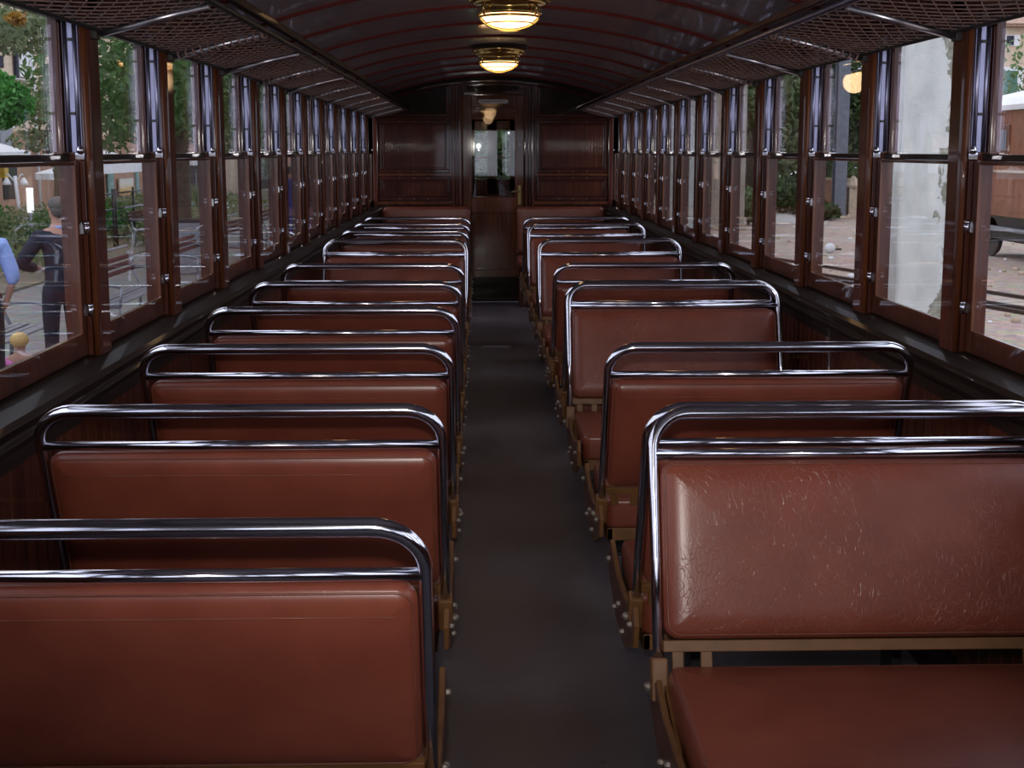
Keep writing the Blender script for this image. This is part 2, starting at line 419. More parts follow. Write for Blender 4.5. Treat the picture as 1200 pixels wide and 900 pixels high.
# --- windows (local y=0 at near edge of opening, opening length WP-POST)
OP = WP - POST
def window_proto(s):
    root = empty('window_1', (0,0,0)); tag(root, kind='structure')
    # upper sash, outer track
    xo0, xo1 = s*(HW+.072), s*(HW+.100)
    m = MB(); st = .034
    m.box(xo0, xo1, .0, st, 1.548, 1.95); m.box(xo0, xo1, OP-st, OP, 1.548, 1.95)
    m.box(xo0, xo1, st, OP-st, 1.915, 1.95)
    up = m.build('upper_sash', M['stile'], root, .003)
    MB().box(s*(HW+.066), xo1, 0, OP, 1.518, 1.548).build('meeting_rail', M['black_wood'], root, .003)
    MB().box(s*(HW+.075), s*(HW+.079), st-.005, OP-st+.005, 1.54, 1.92).build('pane', M['glass'], up)
    # lower sash, inner track
    xi0, xi1 = s*(HW+.036), s*(HW+.064); sl = .052
    m = MB()
    m.box(xi0, xi1, 0, sl, SILL+.002, 1.53); m.box(xi0, xi1, OP-sl, OP, SILL+.002, 1.53)
    m.box(xi0, xi1, sl, OP-sl, SILL+.002, SILL+.062)
    m.box(xi0, xi1, sl, OP-sl, 1.519, 1.53)
    lo = m.build('lower_sash', M['stile'], root, .003)
    MB().box(s*(HW+.041), s*(HW+.045), sl-.005, OP-sl+.005, SILL+.055, 1.522).build('pane', M['glass'], lo)
    g = MB()  # thin pale putty bead round the lower pane
    for a, b in (((sl, SILL+.062), (OP-sl, SILL+.062)),):
        g.box(s*(HW+.0345), s*(HW+.042), a[0], b[0], SILL+.060, SILL+.068)
    g.box(s*(HW+.0345), s*(HW+.042), OP-sl-.006, OP-sl+.002, SILL+.062, 1.52)
    g.box(s*(HW+.0345), s*(HW+.042), sl-.002, sl+.006, SILL+.062, 1.52)
    g.build('glazing_bead', M['mahogany_warm'], lo)
    # chrome guide channel on each jamb above the meeting rail
    for (y0, y1) in ((OP-.012, OP), (0, .012)):
        c = MB(); yy0, yy1 = y0, y1
        c.box(s*(HW+.026), s*(HW+.068), yy0, yy1, 1.555, 1.94)
        mid = (s*(HW+.047))
        sgn = -1 if y0 > .1 else 1
        ye = y0 if y0 > .1 else y1
        c.tube([(s*(HW+.034), ye, 1.555), (s*(HW+.034), ye, 1.94)], .0065, 8)
        c.tube([(s*(HW+.060), ye, 1.555), (s*(HW+.060), ye, 1.94)], .0065, 8)
        ch = c.build('guide_channel', M['satin'], root)
        if y0 > .1:
            for z in (1.66, 1.86):
                MB().box(s*(HW+.040), s*(HW+.054), ye+sgn*.000, ye+sgn*.006, z-.004, z+.004).build('screw', M['dark'], ch)
        k_ = MB()
        k_.ball((s*(HW+.030), ye+sgn*.010, 1.56), .010, .010, .012)
        k_.box(s*(HW+.020), s*(HW+.045), ye-.004, ye+.004, 1.535, 1.553)
        k_.build('catch_knob', M['chrome'], root)
        # lower jamb: fluted stop strip + latches
        t = MB()
        t.box(s*(HW+.022), s*(HW+.036), yy0, yy1, SILL, 1.53)
        t.build('jamb_stop', M['mahogany'], root, .002)
        for z in (1.345, 1.115):
            l = MB()
            l.box(s*(HW+.014), s*(HW+.036), ye+sgn*.000, ye+sgn*.008, z-.016, z+.016)
            l.tube([(s*(HW+.022), ye+sgn*.012, z-.016), (s*(HW+.022), ye+sgn*.012, z+.016)], .0075, 8)
            l.ball((s*(HW+.022), ye+sgn*.014, z+.014), .010, .010, .007)
            l.build('sash_latch', M['chrome'], root)
    return root
def put_windows(s, first):
    proto = window_proto(s); index_kids(); n = first
    made = []
    for i, kk in enumerate(range(KMIN, KMAX+2)):
        o = proto if i == 0 else copy_tree(proto)
        o.location = (0, E0 + WP*(kk-1), 0); made.append(o)
    for o in made: o.name = 'window_tmp'
    for o in made: o.name = 'window_%d' % n; n += 1
    return n
nw = put_windows(-1, 1); nw = put_windows(1, nw)

# --- end wall
ew = MB()
ew.box(-1.39, -.325, YEND, YEND+.06, 0, 2.3); ew.box(.325, 1.39, YEND, YEND+.06, 0, 2.3)
ew.box(-.325, .325, YEND, YEND+.06, 2.13, 2.33)
wf = ew.build('wall_far', M['mahogany']); tag(wf, kind='structure')
def frame_xz(m, x0, x1, z0, z1, w, y0, y1):
    m.box(x0, x1, y0, y1, z1-w, z1); m.box(x0, x1, y0, y1, z0, z0+w)
    m.box(x0, x0+w, y0, y1, z0+w, z1-w); m.box(x1-w, x1, y0, y1, z0+w, z1-w)
for s in (-1, 1):
    a, b = (s*.455, s*1.185) if s > 0 else (s*1.185, s*.455)
    for (z0, z1) in ((1.33, 1.865), (1.045, 1.29)):
        m = MB(); frame_xz(m, a, b, z0, z1, .035, YEND-.022, YEND+.001); frame_xz(m, a+.035, b-.035, z0+.035, z1-.035, .02, YEND-.012, YEND+.001)
        fr = m.build('panel_frame', M['mahogany_h'], wf, .005)
        pm = MB(); x = a+.055
        while x < b-.056:
            x2 = min(x+.030, b-.055); pm.box(x, x2-.002, YEND-.008, YEND+.001, z0+.055, z1-.055); x += .030
        pm.build('boarded_panel', M['bead'], fr)
        for xx in (a+.22, (a+b)/2, b-.22):
            for zz in (z0+.015, z1-.015): MB().ball((xx, YEND-.022, zz), .006, .004, .006, 8, 5).build('screw_head', M['steel'], fr)
    # upper panel below the arch
    m = MB()
    def top(x): return arc_z(x) - .055
    xsn = [a + (b-a)*i/10 for i in range(11)]
    outer = [(x, top(x)) for x in xsn]
    m.prism([(a, 1.90)] + [(b, 1.90)] + [(x, z) for x, z in outer[::-1]], 'y', YEND-.010, YEND+.001)
    up = m.build('arched_panel', M['black_wood'], wf)
    m = MB()
    m.box(a, b, YEND-.024, YEND-.009, 1.90, 1.93)
    xi = a if s > 0 else b
    m.box(xi-.0 if s > 0 else xi-.03, xi+.03 if s > 0 else xi, YEND-.024, YEND-.009, 1.93, top(xi)-.02)
    m.tube([(x, YEND-.016, z) for x, z in outer], .013, 8)
    m.build('arched_frame', M['mahogany_h'], up, .003)
    # rail mouldings
    MB().box(a-.03, b+.03, YEND-.030, YEND+.001, 1.295, 1.325).build('cornice_rail', M['mahogany_warm'], wf, .004)
    MB().box(a-.03, b+.03, YEND-.040, YEND+.001, 1.000, 1.035).build('dado_rail', M['mahogany_warm'], wf, .006)
    MB().box(a-.03, b+.03, YEND-.018, YEND+.001, 1.87, 1.895).build('picture_rail', M['mahogany_h'], wf, .004)
    # pilasters beside the door
    for x0, x1, d in ((.325, .352, .045), (.362, .388, .032), (.398, .425, .045)):
        MB().box(s*x0, s*x1, YEND-d, YEND+.001, 0, 2.22).build('door_pilaster', M['mahogany'], wf, .006)
    MB().box(s*1.19, s*1.235, YEND-.05, YEND+.001, .98, 1.97).build('corner_post', M['mahogany'], wf, .006)
# header above the door
m = MB(); m.box(-.325, .325, YEND-.03, YEND+.001, 2.125, 2.15); m.box(-.325, .325, YEND-.024, YEND+.001, 2.225, 2.25)
m.build('door_header', M['mahogany_h'], wf, .004)
MB().box(-.27, .27, YEND-.006, YEND+.002, 2.165, 2.215).build('transom_light', M['black_wood'], wf, .004)
MB().box(-.30, -.17, YEND-.036, YEND-.029, 2.127, 2.143).build('destination_plate', M['enamel'], wf, .002)
# dividing arch trim
m = MB(); m.tube([(x, YEND-.02, arc_z(x)-.015) for x in [-1.2+2.4*i/24 for i in range(25)]], .018, 8)
m.build('arch_moulding', M['black_wood'], wf)

# --- door
dr = empty('door_1', (0, YEND+.03, 0)); tag(dr, kind='structure')
def dbox(m, x0, x1, z0, z1, y0=-.02, y1=.02): m.box(x0, x1, y0, y1, z0, z1)
m = MB(); dbox(m, -.315, -.235, .02, 2.12); dbox(m, .235, .315, .02, 2.12); dbox(m, -.235, .235, 2.0, 2.12); dbox(m, -.235, .235, .92, 1.07); dbox(m, -.235, .235, .02, .32)
m.build('door_frame', M['mahogany_warm'], dr, .004)
m = MB(); x = -.235
while x < .234:
    m.box(x, min(x+.045, .235)-.004, -.008, .008, .32, .92); x += .047
m.box(-.235, .235, -.003, .005, .32, .92)
m.build('boarded_panel', M['mahogany_warm'], dr)
m = MB(); frame_xz(m, -.235, .235, .32, .92, .015, -.014, -.006); frame_xz(m, -.235, .235, 1.07, 2.0, .014, -.016, -.006)
m.build('panel_bead', M['mahogany'], dr)
MB().box(-.235, .235, -.003, .003, 1.07, 2.0).build('pane', M['glass'], dr)
m = MB(); m.box(.255, .285, -.026, -.018, 1.00, 1.20); m.tube([(.27, -.03, 1.14), (.27, -.06, 1.14), (.19, -.065, 1.135)], .008, 8)
m.build('brass_handle', plain('tarnished_brass', (.22,.16,.06), .4, .8, 20, .2), dr)
m = MB(); m.lathe([(.018, -.024), (.018, -.018)], (.272, 0, 1.615), 16, 'y'); m.box(.269, .275, -.027, -.02, 1.605, 1.625)
m.build('keyhole_plate', M['enamel'], dr)
m = MB(); m.prism([(-.135+.02*math.cos(t), 2.055+.02*math.sin(t)) for t in [PI/2+PI*i/6 for i in range(7)]] + [(.135+.02*math.cos(t), 2.055+.02*math.sin(t)) for t in [-PI/2+PI*i/6 for i in range(7)]], 'y', -.028, -.018)
m.build('enamel_sign', M['enamel'], dr)
MB().box(-.13, .13, -.0285, -.027, 2.052, 2.058).build('sign_lettering', M['dark'], dr)
MB().box(-.30, .30, -.026, -.018, .03, .25).build('kick_plate', M['black_wood'], dr, .002)
# threshold + floor hatch strips
MB().box(-.30, .30, YEND-.14, YEND-.12, 0, .006).build('trim_1', M['satin']); tag(COL.objects['trim_1'], kind='structure')
MB().box(-.13, .10, 10.15, 10.16, 0, .004).build('trim_2', M['satin']); tag(COL.objects['trim_2'], kind='structure')

# --- vestibule behind the glazed door
v = MB()
v.box(-.75, -.70, YEND+.07, YEND+1.98, 0, 1.9); v.box(.70, .75, YEND+.07, YEND+1.98, 0, 1.9)
v.box(-.75, .75, YEND+.06, YEND+1.98, -.06, 0); v.box(-.75, .75, YEND+.06, YEND+1.98, 2.2, 2.26)
v.box(-.75, -.70, YEND+.07, YEND+1.3, 1.9, 2.2); v.box(.70, .75, YEND+.07, YEND+1.3, 1.9, 2.2)
vo = v.build('wall_vestibule', M['mahogany']); tag(vo, kind='structure')
m = MB(); m.box(-.75, .75, YEND+2.0, YEND+2.05, 0, 1.05); m.box(-.75, .75, YEND+2.0, YEND+2.05, 1.9, 2.3)
for x, x9 in ((-.75,-.20), (-.05,.06), (.22,.75)): m.box(x, x9, YEND+2.0, YEND+2.05, 1.05, 1.9)
m.box(-.3, .3, YEND+2.0, YEND+2.05, 1.05, 1.22); m.box(-.3, .3, YEND+2.0, YEND+2.05, 1.80, 1.92)
m.box(-.75, .75, YEND+2.0, YEND+2.05, 1.46, 1.49)
nx = m.build('wall_next_carriage', M['mahogany_warm']); tag(nx, kind='structure')
MB().box(-.75, .75, YEND+2.02, YEND+2.03, 1.05, 1.9).build('pane', M['glass'], nx)

# --- rear wall behind the camera
rw = MB(); y0, y1 = YBACK-.08, YBACK
rw.box(-1.39, 1.39, y0, y1, 0, 1.0); rw.box(-1.39, 1.39, y0, y1, 1.98, 2.3)
for x0, x1 in ((-1.39,-1.1),(-.42,-.25),(.25,.42),(1.1,1.39)): rw.box(x0, x1, y0, y1, 1.0, 1.98)
rwo = rw.build('wall_rear', M['mahogany']); tag(rwo, kind='structure')
for x0, x1 in ((-1.1,-.42),(-.25,.25),(.42,1.1)): MB().box(x0-.01, x1+.01, y0+.03, y0+.035, .99, 1.99).build('pane', M['glass'], rwo)

# ------------------------------------------------------------------ luggage racks
def rack(s, label):
    r = empty('luggage_rack', (s*1.04, 0, 1.94)); tag(r, label, 'luggage rack', 'net luggage racks')
    def P(x, y, z): return (s*(x-1.04), y, z-1.94)
    xin, zin, xou, zou = .88, 1.972, 1.195, 1.895
    y0, y1 = YBACK+.02, YEND-.03
    def pr(m, poly): m.prism([(s*(a-1.04), b-1.94) for a, b in poly], 'y', y0, y1)
    m = MB(); pr(m, [(xin-.022, zin+.02), (xin+.006, zin+.02), (xin+.006, zin+.046), (xin-.022, zin+.046)])
    m.build('inner_rail', M['mahogany_h'] if s > 0 else M['black_wood'], r, .006)
    m = MB(); m.tube([P(xin+.008, y0, zin), P(xin+.008, y1, zin)], .011, 10); m.build('front_tube', M['satin'] if s > 0 else M['dark'], r)
    m = MB(); m.tube([P(xou, y0, zou), P(xou, y1, zou)], .011, 10); m.build('wall_tube', M['dark'], r)
    ys = [E0 + WP*kk - POST/2 for kk in range(KMIN-1, KMAX+2)]
    for i, y in enumerate(ys):
        if y < y0 or y > y1: continue
        m = MB(); m.tube([P(xou, y, zou-.014), P(xin+.012, y, zin-.014)], .0115, 8)
        cb = m.build('cross_bar', M['barmetal'], r)
        m = MB(); m.tube([P(xou+.0, y, zou), P(HW+.03, y, zou-.0)], .009, 8); m.box(*(sorted((s*(xou+.005-1.04), s*(HW+.004-1.04)))), y-.02, y+.02, zou-1.94-.03, zou-1.94+.03)
        m.build('wall_bracket', M['dark'], r, .002)
        if i % 2 == 1:
            m = MB(); hp = []
            for q in range(12*10+1):
                t = q/120; a = 2*PI*q/10; x = xou+(xin-xou)*t; z = zou+(zin-zou)*t
                hp.append(P(x, y+.0135*math.cos(a), z-.014+.0135*math.sin(a)))
            m.tube(hp, .0032, 5); m.build('net_lashing', M['net'], cb)
    # diamond net
    m = MB(); W = xou-xin; c = .023; L = W/c*2*c  # length along y a strand covers: 2 per 1 in x
    L = 2*W
    def pt(t, y):
        ph = (y - E0 + POST/2) / WP; ph -= math.floor(ph)
        sag = .010*math.sin(PI*ph)*math.sin(PI*t)
        return P(xin+W*t, y, zin+(zou-zin)*t - sag - .004)
    st = 4*c; y = y0 - L
    while y < y1:
        for d in (1, -1):
            pts = []
            for i in range(9):
                t = i/8; yy = y + L*t if d > 0 else y + L*(1-t)
                if y0 <= yy <= y1: pts.append(pt(t, yy))
            if len(pts) > 1: m.tube(pts, .0020, 4, caps=False)
        y += st
    m.build('netting', M['net'], r)
rack(-1, 'long net luggage rack with dark rail above the left-hand windows')
rack(1, 'long net luggage rack with warm wooden rail above the right-hand windows')

# ------------------------------------------------------------------ ceiling lamps
def lamp(name, y, label, on=True):
    zc = arc_z(0)
    o = empty(name, (0, y, zc)); tag(o, label, 'ceiling lamp', 'round brass ceiling lamps')
    m = MB().lathe([(.212, .004), (.214, -.012), (.205, -.022), (.190, -.026)], seg=40); m.build('wooden_base', M['black_wood'], o)
    m = MB().lathe([(.188, -.020), (.192, -.034), (.183, -.048), (.176, -.052), (.178, -.062), (.168, -.072), (.150, -.078), (.148, -.098), (.156, -.104), (.156, -.114), (.146, -.118), (.130, -.114)], seg=40)
    m.build('brass_body', M['brass'], o)
    for i in range(12):
        a = 2*PI*i/12; MB().ball((.182*math.cos(a), .182*math.sin(a), -.052), .011, .011, .008, 8, 5).build('brass_stud', M['brass'], o)
    for i in range(4):
        a = PI/4 + PI/2*i; m = MB(); m.tube([(.160*math.cos(a), .160*math.sin(a), -.070), (.175*math.cos(a), .175*math.sin(a), -.090), (.166*math.cos(a), .166*math.sin(a), -.125)], [.007,.009,.006], 8)
        m.build('wing_nut', M['brass'], o)
    m = MB().lathe([(.134, -.112), (.128, -.130), (.108, -.150), (.080, -.165), (.045, -.174), (.012, -.177)], seg=40); m.build('glass_bowl', M['lampglass'], o)
    m = MB()
    for rr, zz in ((.136, -.126), ):
        m.tube([(rr*math.cos(2*PI*i/40), rr*math.sin(2*PI*i/40), zz) for i in range(40)], .006, 8, closed=True)
    m.tube([(.11*math.cos(2*PI*i/40), .11*math.sin(2*PI*i/40), -.156) for i in range(40)], .0035, 6, closed=True)
    m.tube([(.142*math.sin(a), .0, -.112-.076*math.cos(a)**1.0) for a in [-PI/2+PI*i/24 for i in range(25)]], .0055, 6)
    m.build('guard_ring', M['brass'], o)
    return o
lamp('ceiling_lamp', 6.16, 'round brass ceiling lamp with lit glass bowl, the nearer and larger in view')
lamp('ceiling_lamp', 9.40, 'round brass ceiling lamp with lit glass bowl, the farther one near the end door')

# ------------------------------------------------------------------ benches
def rrect(w, h, r, n=5):
    pts = []
    for cx, cy, a0 in ((w-r, h-r, 0), (-(w-r), h-r, PI/2), (-(w-r), -(h-r), PI), (w-r, -(h-r), 1.5*PI)):
        for i in range(n+1):
            a = a0 + PI/2*i/n; pts.append((cx+r*math.cos(a), cy+r*math.sin(a)))
    return pts
def pillow(w, h, t, R, corner, bulge=.006, bot=True):
    """rounded cushion in local xy plane, thickness along z"""
    m = MB(); rings = []
    def ring(d, z):
        r = max(corner-d, .004)
        rings.append([(x, y, z) for x, y in rrect(w/2-d, h/2-d, r)])
    K = 6
    prof = [(R*(1-math.cos(PI/2*i/K)), -math.cos(PI/2*0)) for i in range(K+1)]
    seq = []
    deep = min(w, h)/2-.01
    inner = [R+(deep-R)*q for q in (.25,.55,.85,1.0)]
    for d in inner[::-1]: seq.append((d, -(t/2 + bulge*min(1, (d-R)/(deep-R)*1.6)*.8)))
    for i in range(K, -1, -1):
        a = PI/2*i/K; seq.append((R*(1-math.cos(a)), -(t/2-R*0)*math.sin(a) if R >= t/2 else -(t/2-R + R*math.sin(a))))
    for i in range(1 if R >= t/2 else 0, K+1):
        a = PI/2*i/K; seq.append((R*(1-math.cos(a)), (t/2)*math.sin(a) if R >= t/2 else (t/2-R + R*math.sin(a))))
    for d in inner: seq.append((d, (t/2 + bulge*min(1, (d-R)/(deep-R)*1.6)*.8)))
    for d, z in seq: ring(d, z)
    n = len(rings[0]); vs = [p for r_ in rings for p in r_]; fs = []
    for i in range(len(rings)-1):
        for k_ in range(n):
            k2 = (k_+1) % n; fs.append((i*n+k_, i*n+k2, (i+1)*n+k2, (i+1)*n+k_))
    fs.append(tuple(range(n))[::-1]); fs.append(tuple((len(rings)-1)*n+k_ for k_ in range(n)))
    m.add(vs, fs, True); return m

HG = .235; ZH = .475; TOPY = .425; ZT = 1.0
def bench(face):
    """face=+1: passenger looks away from the camera (backrest on the near side); -1: looks at the camera"""
    r = empty('bench_seat', (0,0,0))
    d = -face      # side (in y) on which the backrest stands
    yh, yt = d*HG, d*(TOPY if face > 0 else TOPY-.020)
    def on(z): return yh + (yt-yh)*(z-ZH)/(ZT-ZH)
    R = .080; xo = .440
    tv = Vector((0, yt-yh, ZT-ZH)).normalized()
    top = Vector((0, yt, ZT))
    pts = []; rad = []
    for sx in (-1, 1):
        leg = [Vector((sx*xo, yh, ZH)), Vector((sx*xo, on(.70), .70)), ]
        base = top - tv*R
        arc = []
        for i in range(9):
            a = PI/2*i/8
            arc.append(Vector((sx*(xo-R+R*math.cos(a)), 0, 0)) + Vector((0, base.y, base.z)) + tv*(R*math.sin(a)))
        seq = leg + arc
        rr = [.0115, .0115] + [.0118+.0037*i/8 for i in range(9)]
        if sx < 0: pts += seq; rad += rr
        else: pts += seq[::-1]; rad += rr[::-1]
    tb = MB().tube(pts, rad, 14).build('handrail', M['chrome'], r)
    m = MB(); m.tube([(-xo, on(.916), .916), (xo, on(.916), .916)], .0110, 12); m.build('cross_rail', M['chrome'], r)
    # backrest pad in the tilted plane
    ang = math.atan2((yt-yh), (ZT-ZH))
    zc = (.548+.902)/2; H = (.902-.548)/math.cos(ang)
    Mx = Matrix.Translation((0, on(zc), zc)) @ Matrix.Rotation(-ang, 4, 'X') @ Matrix.Rotation(PI/2, 4, 'X')
    pad = pillow(.856, H, .060, .060, .034, .0025); pad.xf(Mx); bk = pad.build('backrest', M['leather' if face > 0 else 'leather_creased'], r)
    # piping round the pad on both faces and one seam under the top edge
    for sg in (-1, 1):
        p = MB(); out = [(x, y, sg*.0160) for x, y in rrect(.428-.009, H/2-.009, .026)]
        p.tube(out, .0022, 5, closed=True); p.xf(Mx); p.build('piping', M['piping'], bk)
        if sg*face < 0: continue
        s_ = MB(); s_.tube([(-.395, H/2-.046, sg*.0288), (-.2, H/2-.045, sg*.0292), (0, H/2-.046, sg*.0292), (.2, H/2-.045, sg*.0292), (.395, H/2-.046, sg*.0288)], .0013, 5)
        s_.xf(Mx); s_.build('seam', M['piping'], bk)
    # ochre back rail under the pad
    m = MB(); m.box(-.43, .43, -.008, .008, -.012, .012)
    for x in (-.40, -.34, .34, .40): m.box(x-.012, x+.012, -.006, .006, -.055, -.010)
    m.xf(Matrix.Translation((0, on(.535), .535)) @ Matrix.Rotation(-ang, 4, 'X')); m.build('back_rail', M['orange'], r, .002)
    # cushion
    cw = pillow(.850, .465, .100, .018, .030, .014)
    cw.xf(Matrix.Translation((0, 0, .452)))
    cu = cw.build('seat_cushion', M['leather'], r)
    p = MB(); p.tube([(x, y, .4975) for x, y in rrect(.425-.006, .2325-.006, .026)], .0024, 5, closed=True); p.build('piping', M['piping'], cu)
    # base frame
    m = MB(); m.box(-.42, .42, -.225, -.205, .365, .405); m.box(-.42, .42, .205, .225, .365, .405)
    m.box(-.42, -.40, -.225, .225, .365, .405); m.box(.40, .42, -.225, .225, .365, .405)
    m.box(-.42, .42, -.030, .030, .340, .366)
    m.build('seat_frame', M['orange'], r, .003)
    for sx in (-1, 1):
        x0, x1 = sx*.437, sx*.449
        poly = [(-.30, .455), (-.285, .395), (-.10, .325), (.10, .325), (.285, .395), (.30, .455), (.265, .490), (.10, .448), (-.10, .448), (-.265, .490)]
        m = MB(); m.prism(poly, 'x', x0, x1); pl = m.build('side_plate', M['orange'], r, .002)
        m = MB(); m.prism([(a*.965, .41+(b-.41)*.90) for a, b in poly], 'x', x1, x1+sx*.0025); m.build('plate_face', M['plate'], pl)
        for (yy, zz) in ((-.25, .44), (.25, .44), (-.09, .36), (.09, .36), (0, .40)):
            m = MB(); m.lathe([(.0085, -.002), (.0085, .007), (.005, .011)], (0,0,0), 6, 'x', False)
            m.v = [(x1+sx*(.002+a), yy+b, zz+c_) for a, b, c_ in m.v]
            m.build('bolt', M['steel'], pl)
        # clamp at the foot of the tube
        m = MB(); m.box(-.017, .017, -.019, .019, -.048, .040)
        m.xf(Matrix.Translation((sx*.440, yh, ZH)) @ Matrix.Rotation(-ang, 4, 'X')); cl = m.build('tube_clamp', M['orange'], r, .004)
        MB().ball((sx*.462, yh, ZH-.02), .011, .011, .011, 8, 6).build('bolt', M['steel'], cl)
        # link arm towards the middle of the base
        m = MB(); m.prism([(yh+.010*1, ZH-.0), (yh-.010, ZH-.03), (d*.04, .385), (d*.02-.012, .40), (d*.03, .42)], 'x', sx*.424, sx*.432); m.build('link_arm', M['orange'], r, .0015)
    # pedestal legs
    for x in (-.26, .26):
        m = MB(); m.box(x-.02, x+.02, -.13, .13, 0, .012); m.prism([(-.10, .010), (.10, .010), (.05, .05), (.045, .30), (.10, .345), (-.10, .345), (-.045, .30), (-.05, .05)], 'x', x-.012, x+.012)
        m.build('pedestal_leg', M['dark'], r, .002)
    return r
XB = .667
ordn = ['nearest the camera','second from the camera','third from the camera','fourth from the camera','fifth from the camera','sixth from the camera','seventh from the camera','eighth from the camera','ninth from the camera','tenth from the camera','farthest from the camera']
pa = bench(1); pf = bench(-1); index_kids()
used = {1: False, -1: False}
def place_bench(face, sx, kk):
    src = pa if face > 0 else pf
    if used[face]: o = copy_tree(src)
    else: o = src; used[face] = True
    o.location = (sx*XB, S0 + SP*kk, 0)
    side = 'left' if sx < 0 else 'right'
    how = 'facing the end door' if face > 0 else 'facing the camera'
    return o, 'leather bench %s of the aisle, %s, %s' % (side, ordn[kk], how)
left_faces = [1,1,1,1,1,1,-1,1,1,1,1]
right_faces = [-1,1,1,-1,1,1,-1,1,-1,1,1]
for sx, fc in ((-1, left_faces), (1, right_faces)):
    for kk, f in enumerate(fc):
        o, lab = place_bench(f, sx, kk)
        tag(o, lab, 'bench seat', 'flip-over benches left of the aisle' if sx < 0 else 'flip-over benches right of the aisle')
# fixed end benches against the far wall
for sx in (-1, 1):
    o = empty('fixed_bench', (sx*.69, YEND-.35, 0)); tag(o, 'low leather bench fixed to the end wall %s of the door' % ('left' if sx < 0 else 'right'), 'bench', 'benches against the end wall')
    m = pillow(.90, .48, .07, .03, .05, .006); m.xf(Matrix.Translation((0, .235, .745)) @ Matrix.Rotation(PI/2, 4, 'X')); m.build('backrest', M['leather'], o)
    m = pillow(.90, .44, .10, .03, .04, .008); m.xf(Matrix.Translation((0, -.02, .44))); m.build('seat_cushion', M['leather'], o)
    MB().box(-.44, .44, -.2, .2, 0, .392).build('bench_box', M['mahogany'], o, .004)
#EXTSTART
# ------------------------------------------------------------------ outside
from mathutils import Euler
TH = math.atan(215/1500); PSI = math.atan(38*math.cos(TH)/1500)
RM = Euler((PI/2-TH, 0, -PSI)).to_matrix()
def ray(px, py): return RM @ Vector(((px-600)/1500, (391-py)/1500, -1))
def atY(px, py, Y):
    d = ray(px, py); t = Y/d.y; return Vector((CAMX+d.x*t, Y, EYE+d.z*t))
def atX(px, py, X):
    d = ray(px, py); t = (X-CAMX)/d.x; return Vector((X, d.y*t, EYE+d.z*t))
def atG(px, py, z=GZ):
    d = ray(px, py); t = (z-EYE)/d.z; return Vector((CAMX+d.x*t, d.y*t, z))

M['gravel'] = ground_mat('gravel_yard', (.34,.21,.145), (.38,.29,.22), (.25,.18,.13), (.52,.43,.34))
M['paving'] = ground_mat('platform_paving', (.17,.165,.15), (.21,.20,.18), (.14,.135,.12), (.27,.26,.23))
M['soil'] = ground_mat('bed_soil', (.13,.09,.06), (.17,.14,.08), (.09,.08,.05), (.22,.19,.12))
M['path'] = plain('pale_path', (.42,.40,.37), .9, 0, 6, .15)
M['cream'] = plaster_mat('cream_render', (.62,.50,.36), (.52,.40,.29), (.54,.43,.31))
M['pink'] = plaster_mat('pink_brown_render', (.40,.24,.16), (.34,.20,.14), (.34,.20,.13))
M['plaster'] = plaster_mat('peeling_plaster', (.50,.53,.50), (.22,.22,.17), (.42,.44,.41))
M['beige'] = plaster_mat('beige_plaster', (.36,.31,.25), (.27,.22,.17), (.30,.26,.21))
M['stone'] = plain('pale_stone', (.42,.33,.24), .9, 0, 8, .2, .2)
M['brick'] = brick_mat()
M['rust'] = plain('rusty_rail', (.07,.05,.04), .7, .3, 20, .3)
M['white'] = plain('white_paint', (.75,.76,.78), .6, 0, 6, .05)
M['green'] = plain('green_shutter_paint', (.05,.16,.12), .6, 0, 6, .15)
M['bluegreen'] = plain('blue_green_shutter_paint', (.16,.30,.28), .6, 0, 6, .15)
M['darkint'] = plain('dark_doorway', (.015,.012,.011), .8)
M['grey_metal'] = plain('galvanised_steel', (.24,.25,.28), .45, .6, 10, .15)
M['bluepost'] = plain('blue_grey_steel_post', (.13,.145,.175), .45, .3, 5, .2)
M['slat'] = wood('maroon_bench_slat', (.055,.014,.014), (.10,.03,.028), (3,60,60), .5, .1)
M['trunk'] = plain('tree_bark', (.10,.075,.055), .95, 0, 9, .35, .5)
M['leafA'] = leafmat('broad_green_leaves', (.045,.10,.025), (.08,.17,.045), (.14,.24,.07))
M['leafB'] = leafmat('pale_olive_leaves', (.10,.14,.06), (.17,.22,.10), (.25,.30,.15))
M['leafC'] = leafmat('bright_green_fronds', (.03,.14,.02), (.06,.24,.04), (.11,.34,.07))
M['leafD'] = leafmat('dark_hedge_leaves', (.02,.045,.012), (.04,.08,.02), (.08,.13,.04))
M['autumn'] = leafmat('autumn_leaves', (.32,.16,.03), (.40,.24,.04), (.22,.09,.02))
M['wagon'] = wood('varnished_wagon_boards', (.16,.055,.030), (.28,.11,.06), (30,30,1.5), .4, .3)
M['tile'] = plain('clay_roof_tile', (.42,.28,.2), .9, 0, 12, .3)
M['yellow'] = plain('yellow_painted_metal', (.75,.50,.05), .5)
M['red'] = plain('red_paint', (.45,.04,.03), .5)
M['skin'] = plain('skin_tone', (.45,.24,.17), .55, 0, 20, .06)
M['suit'] = plain('navy_suit_cloth', (.012,.014,.028), .85, 0, 40, .15)
M['shirt'] = plain('light_blue_shirt', (.28,.40,.78), .8, 0, 20, .08)
M['blue'] = plain('royal_blue_overalls', (.05,.08,.40), .8, 0, 20, .1)
M['black'] = plain('black_trousers', (.012,.012,.015), .85, 0, 20, .1)
M['hairgrey'] = plain('grey_hair', (.10,.09,.085), .7, 0, 90, .35)
M['hairblond'] = plain('blond_hair', (.62,.42,.16), .7, 0, 90, .2)
M['hairdark'] = plain('dark_hair', (.03,.02,.015), .6, 0, 90, .2)
M['pinkcloth'] = plain('pink_cloth', (.60,.18,.42), .8, 0, 20, .1)
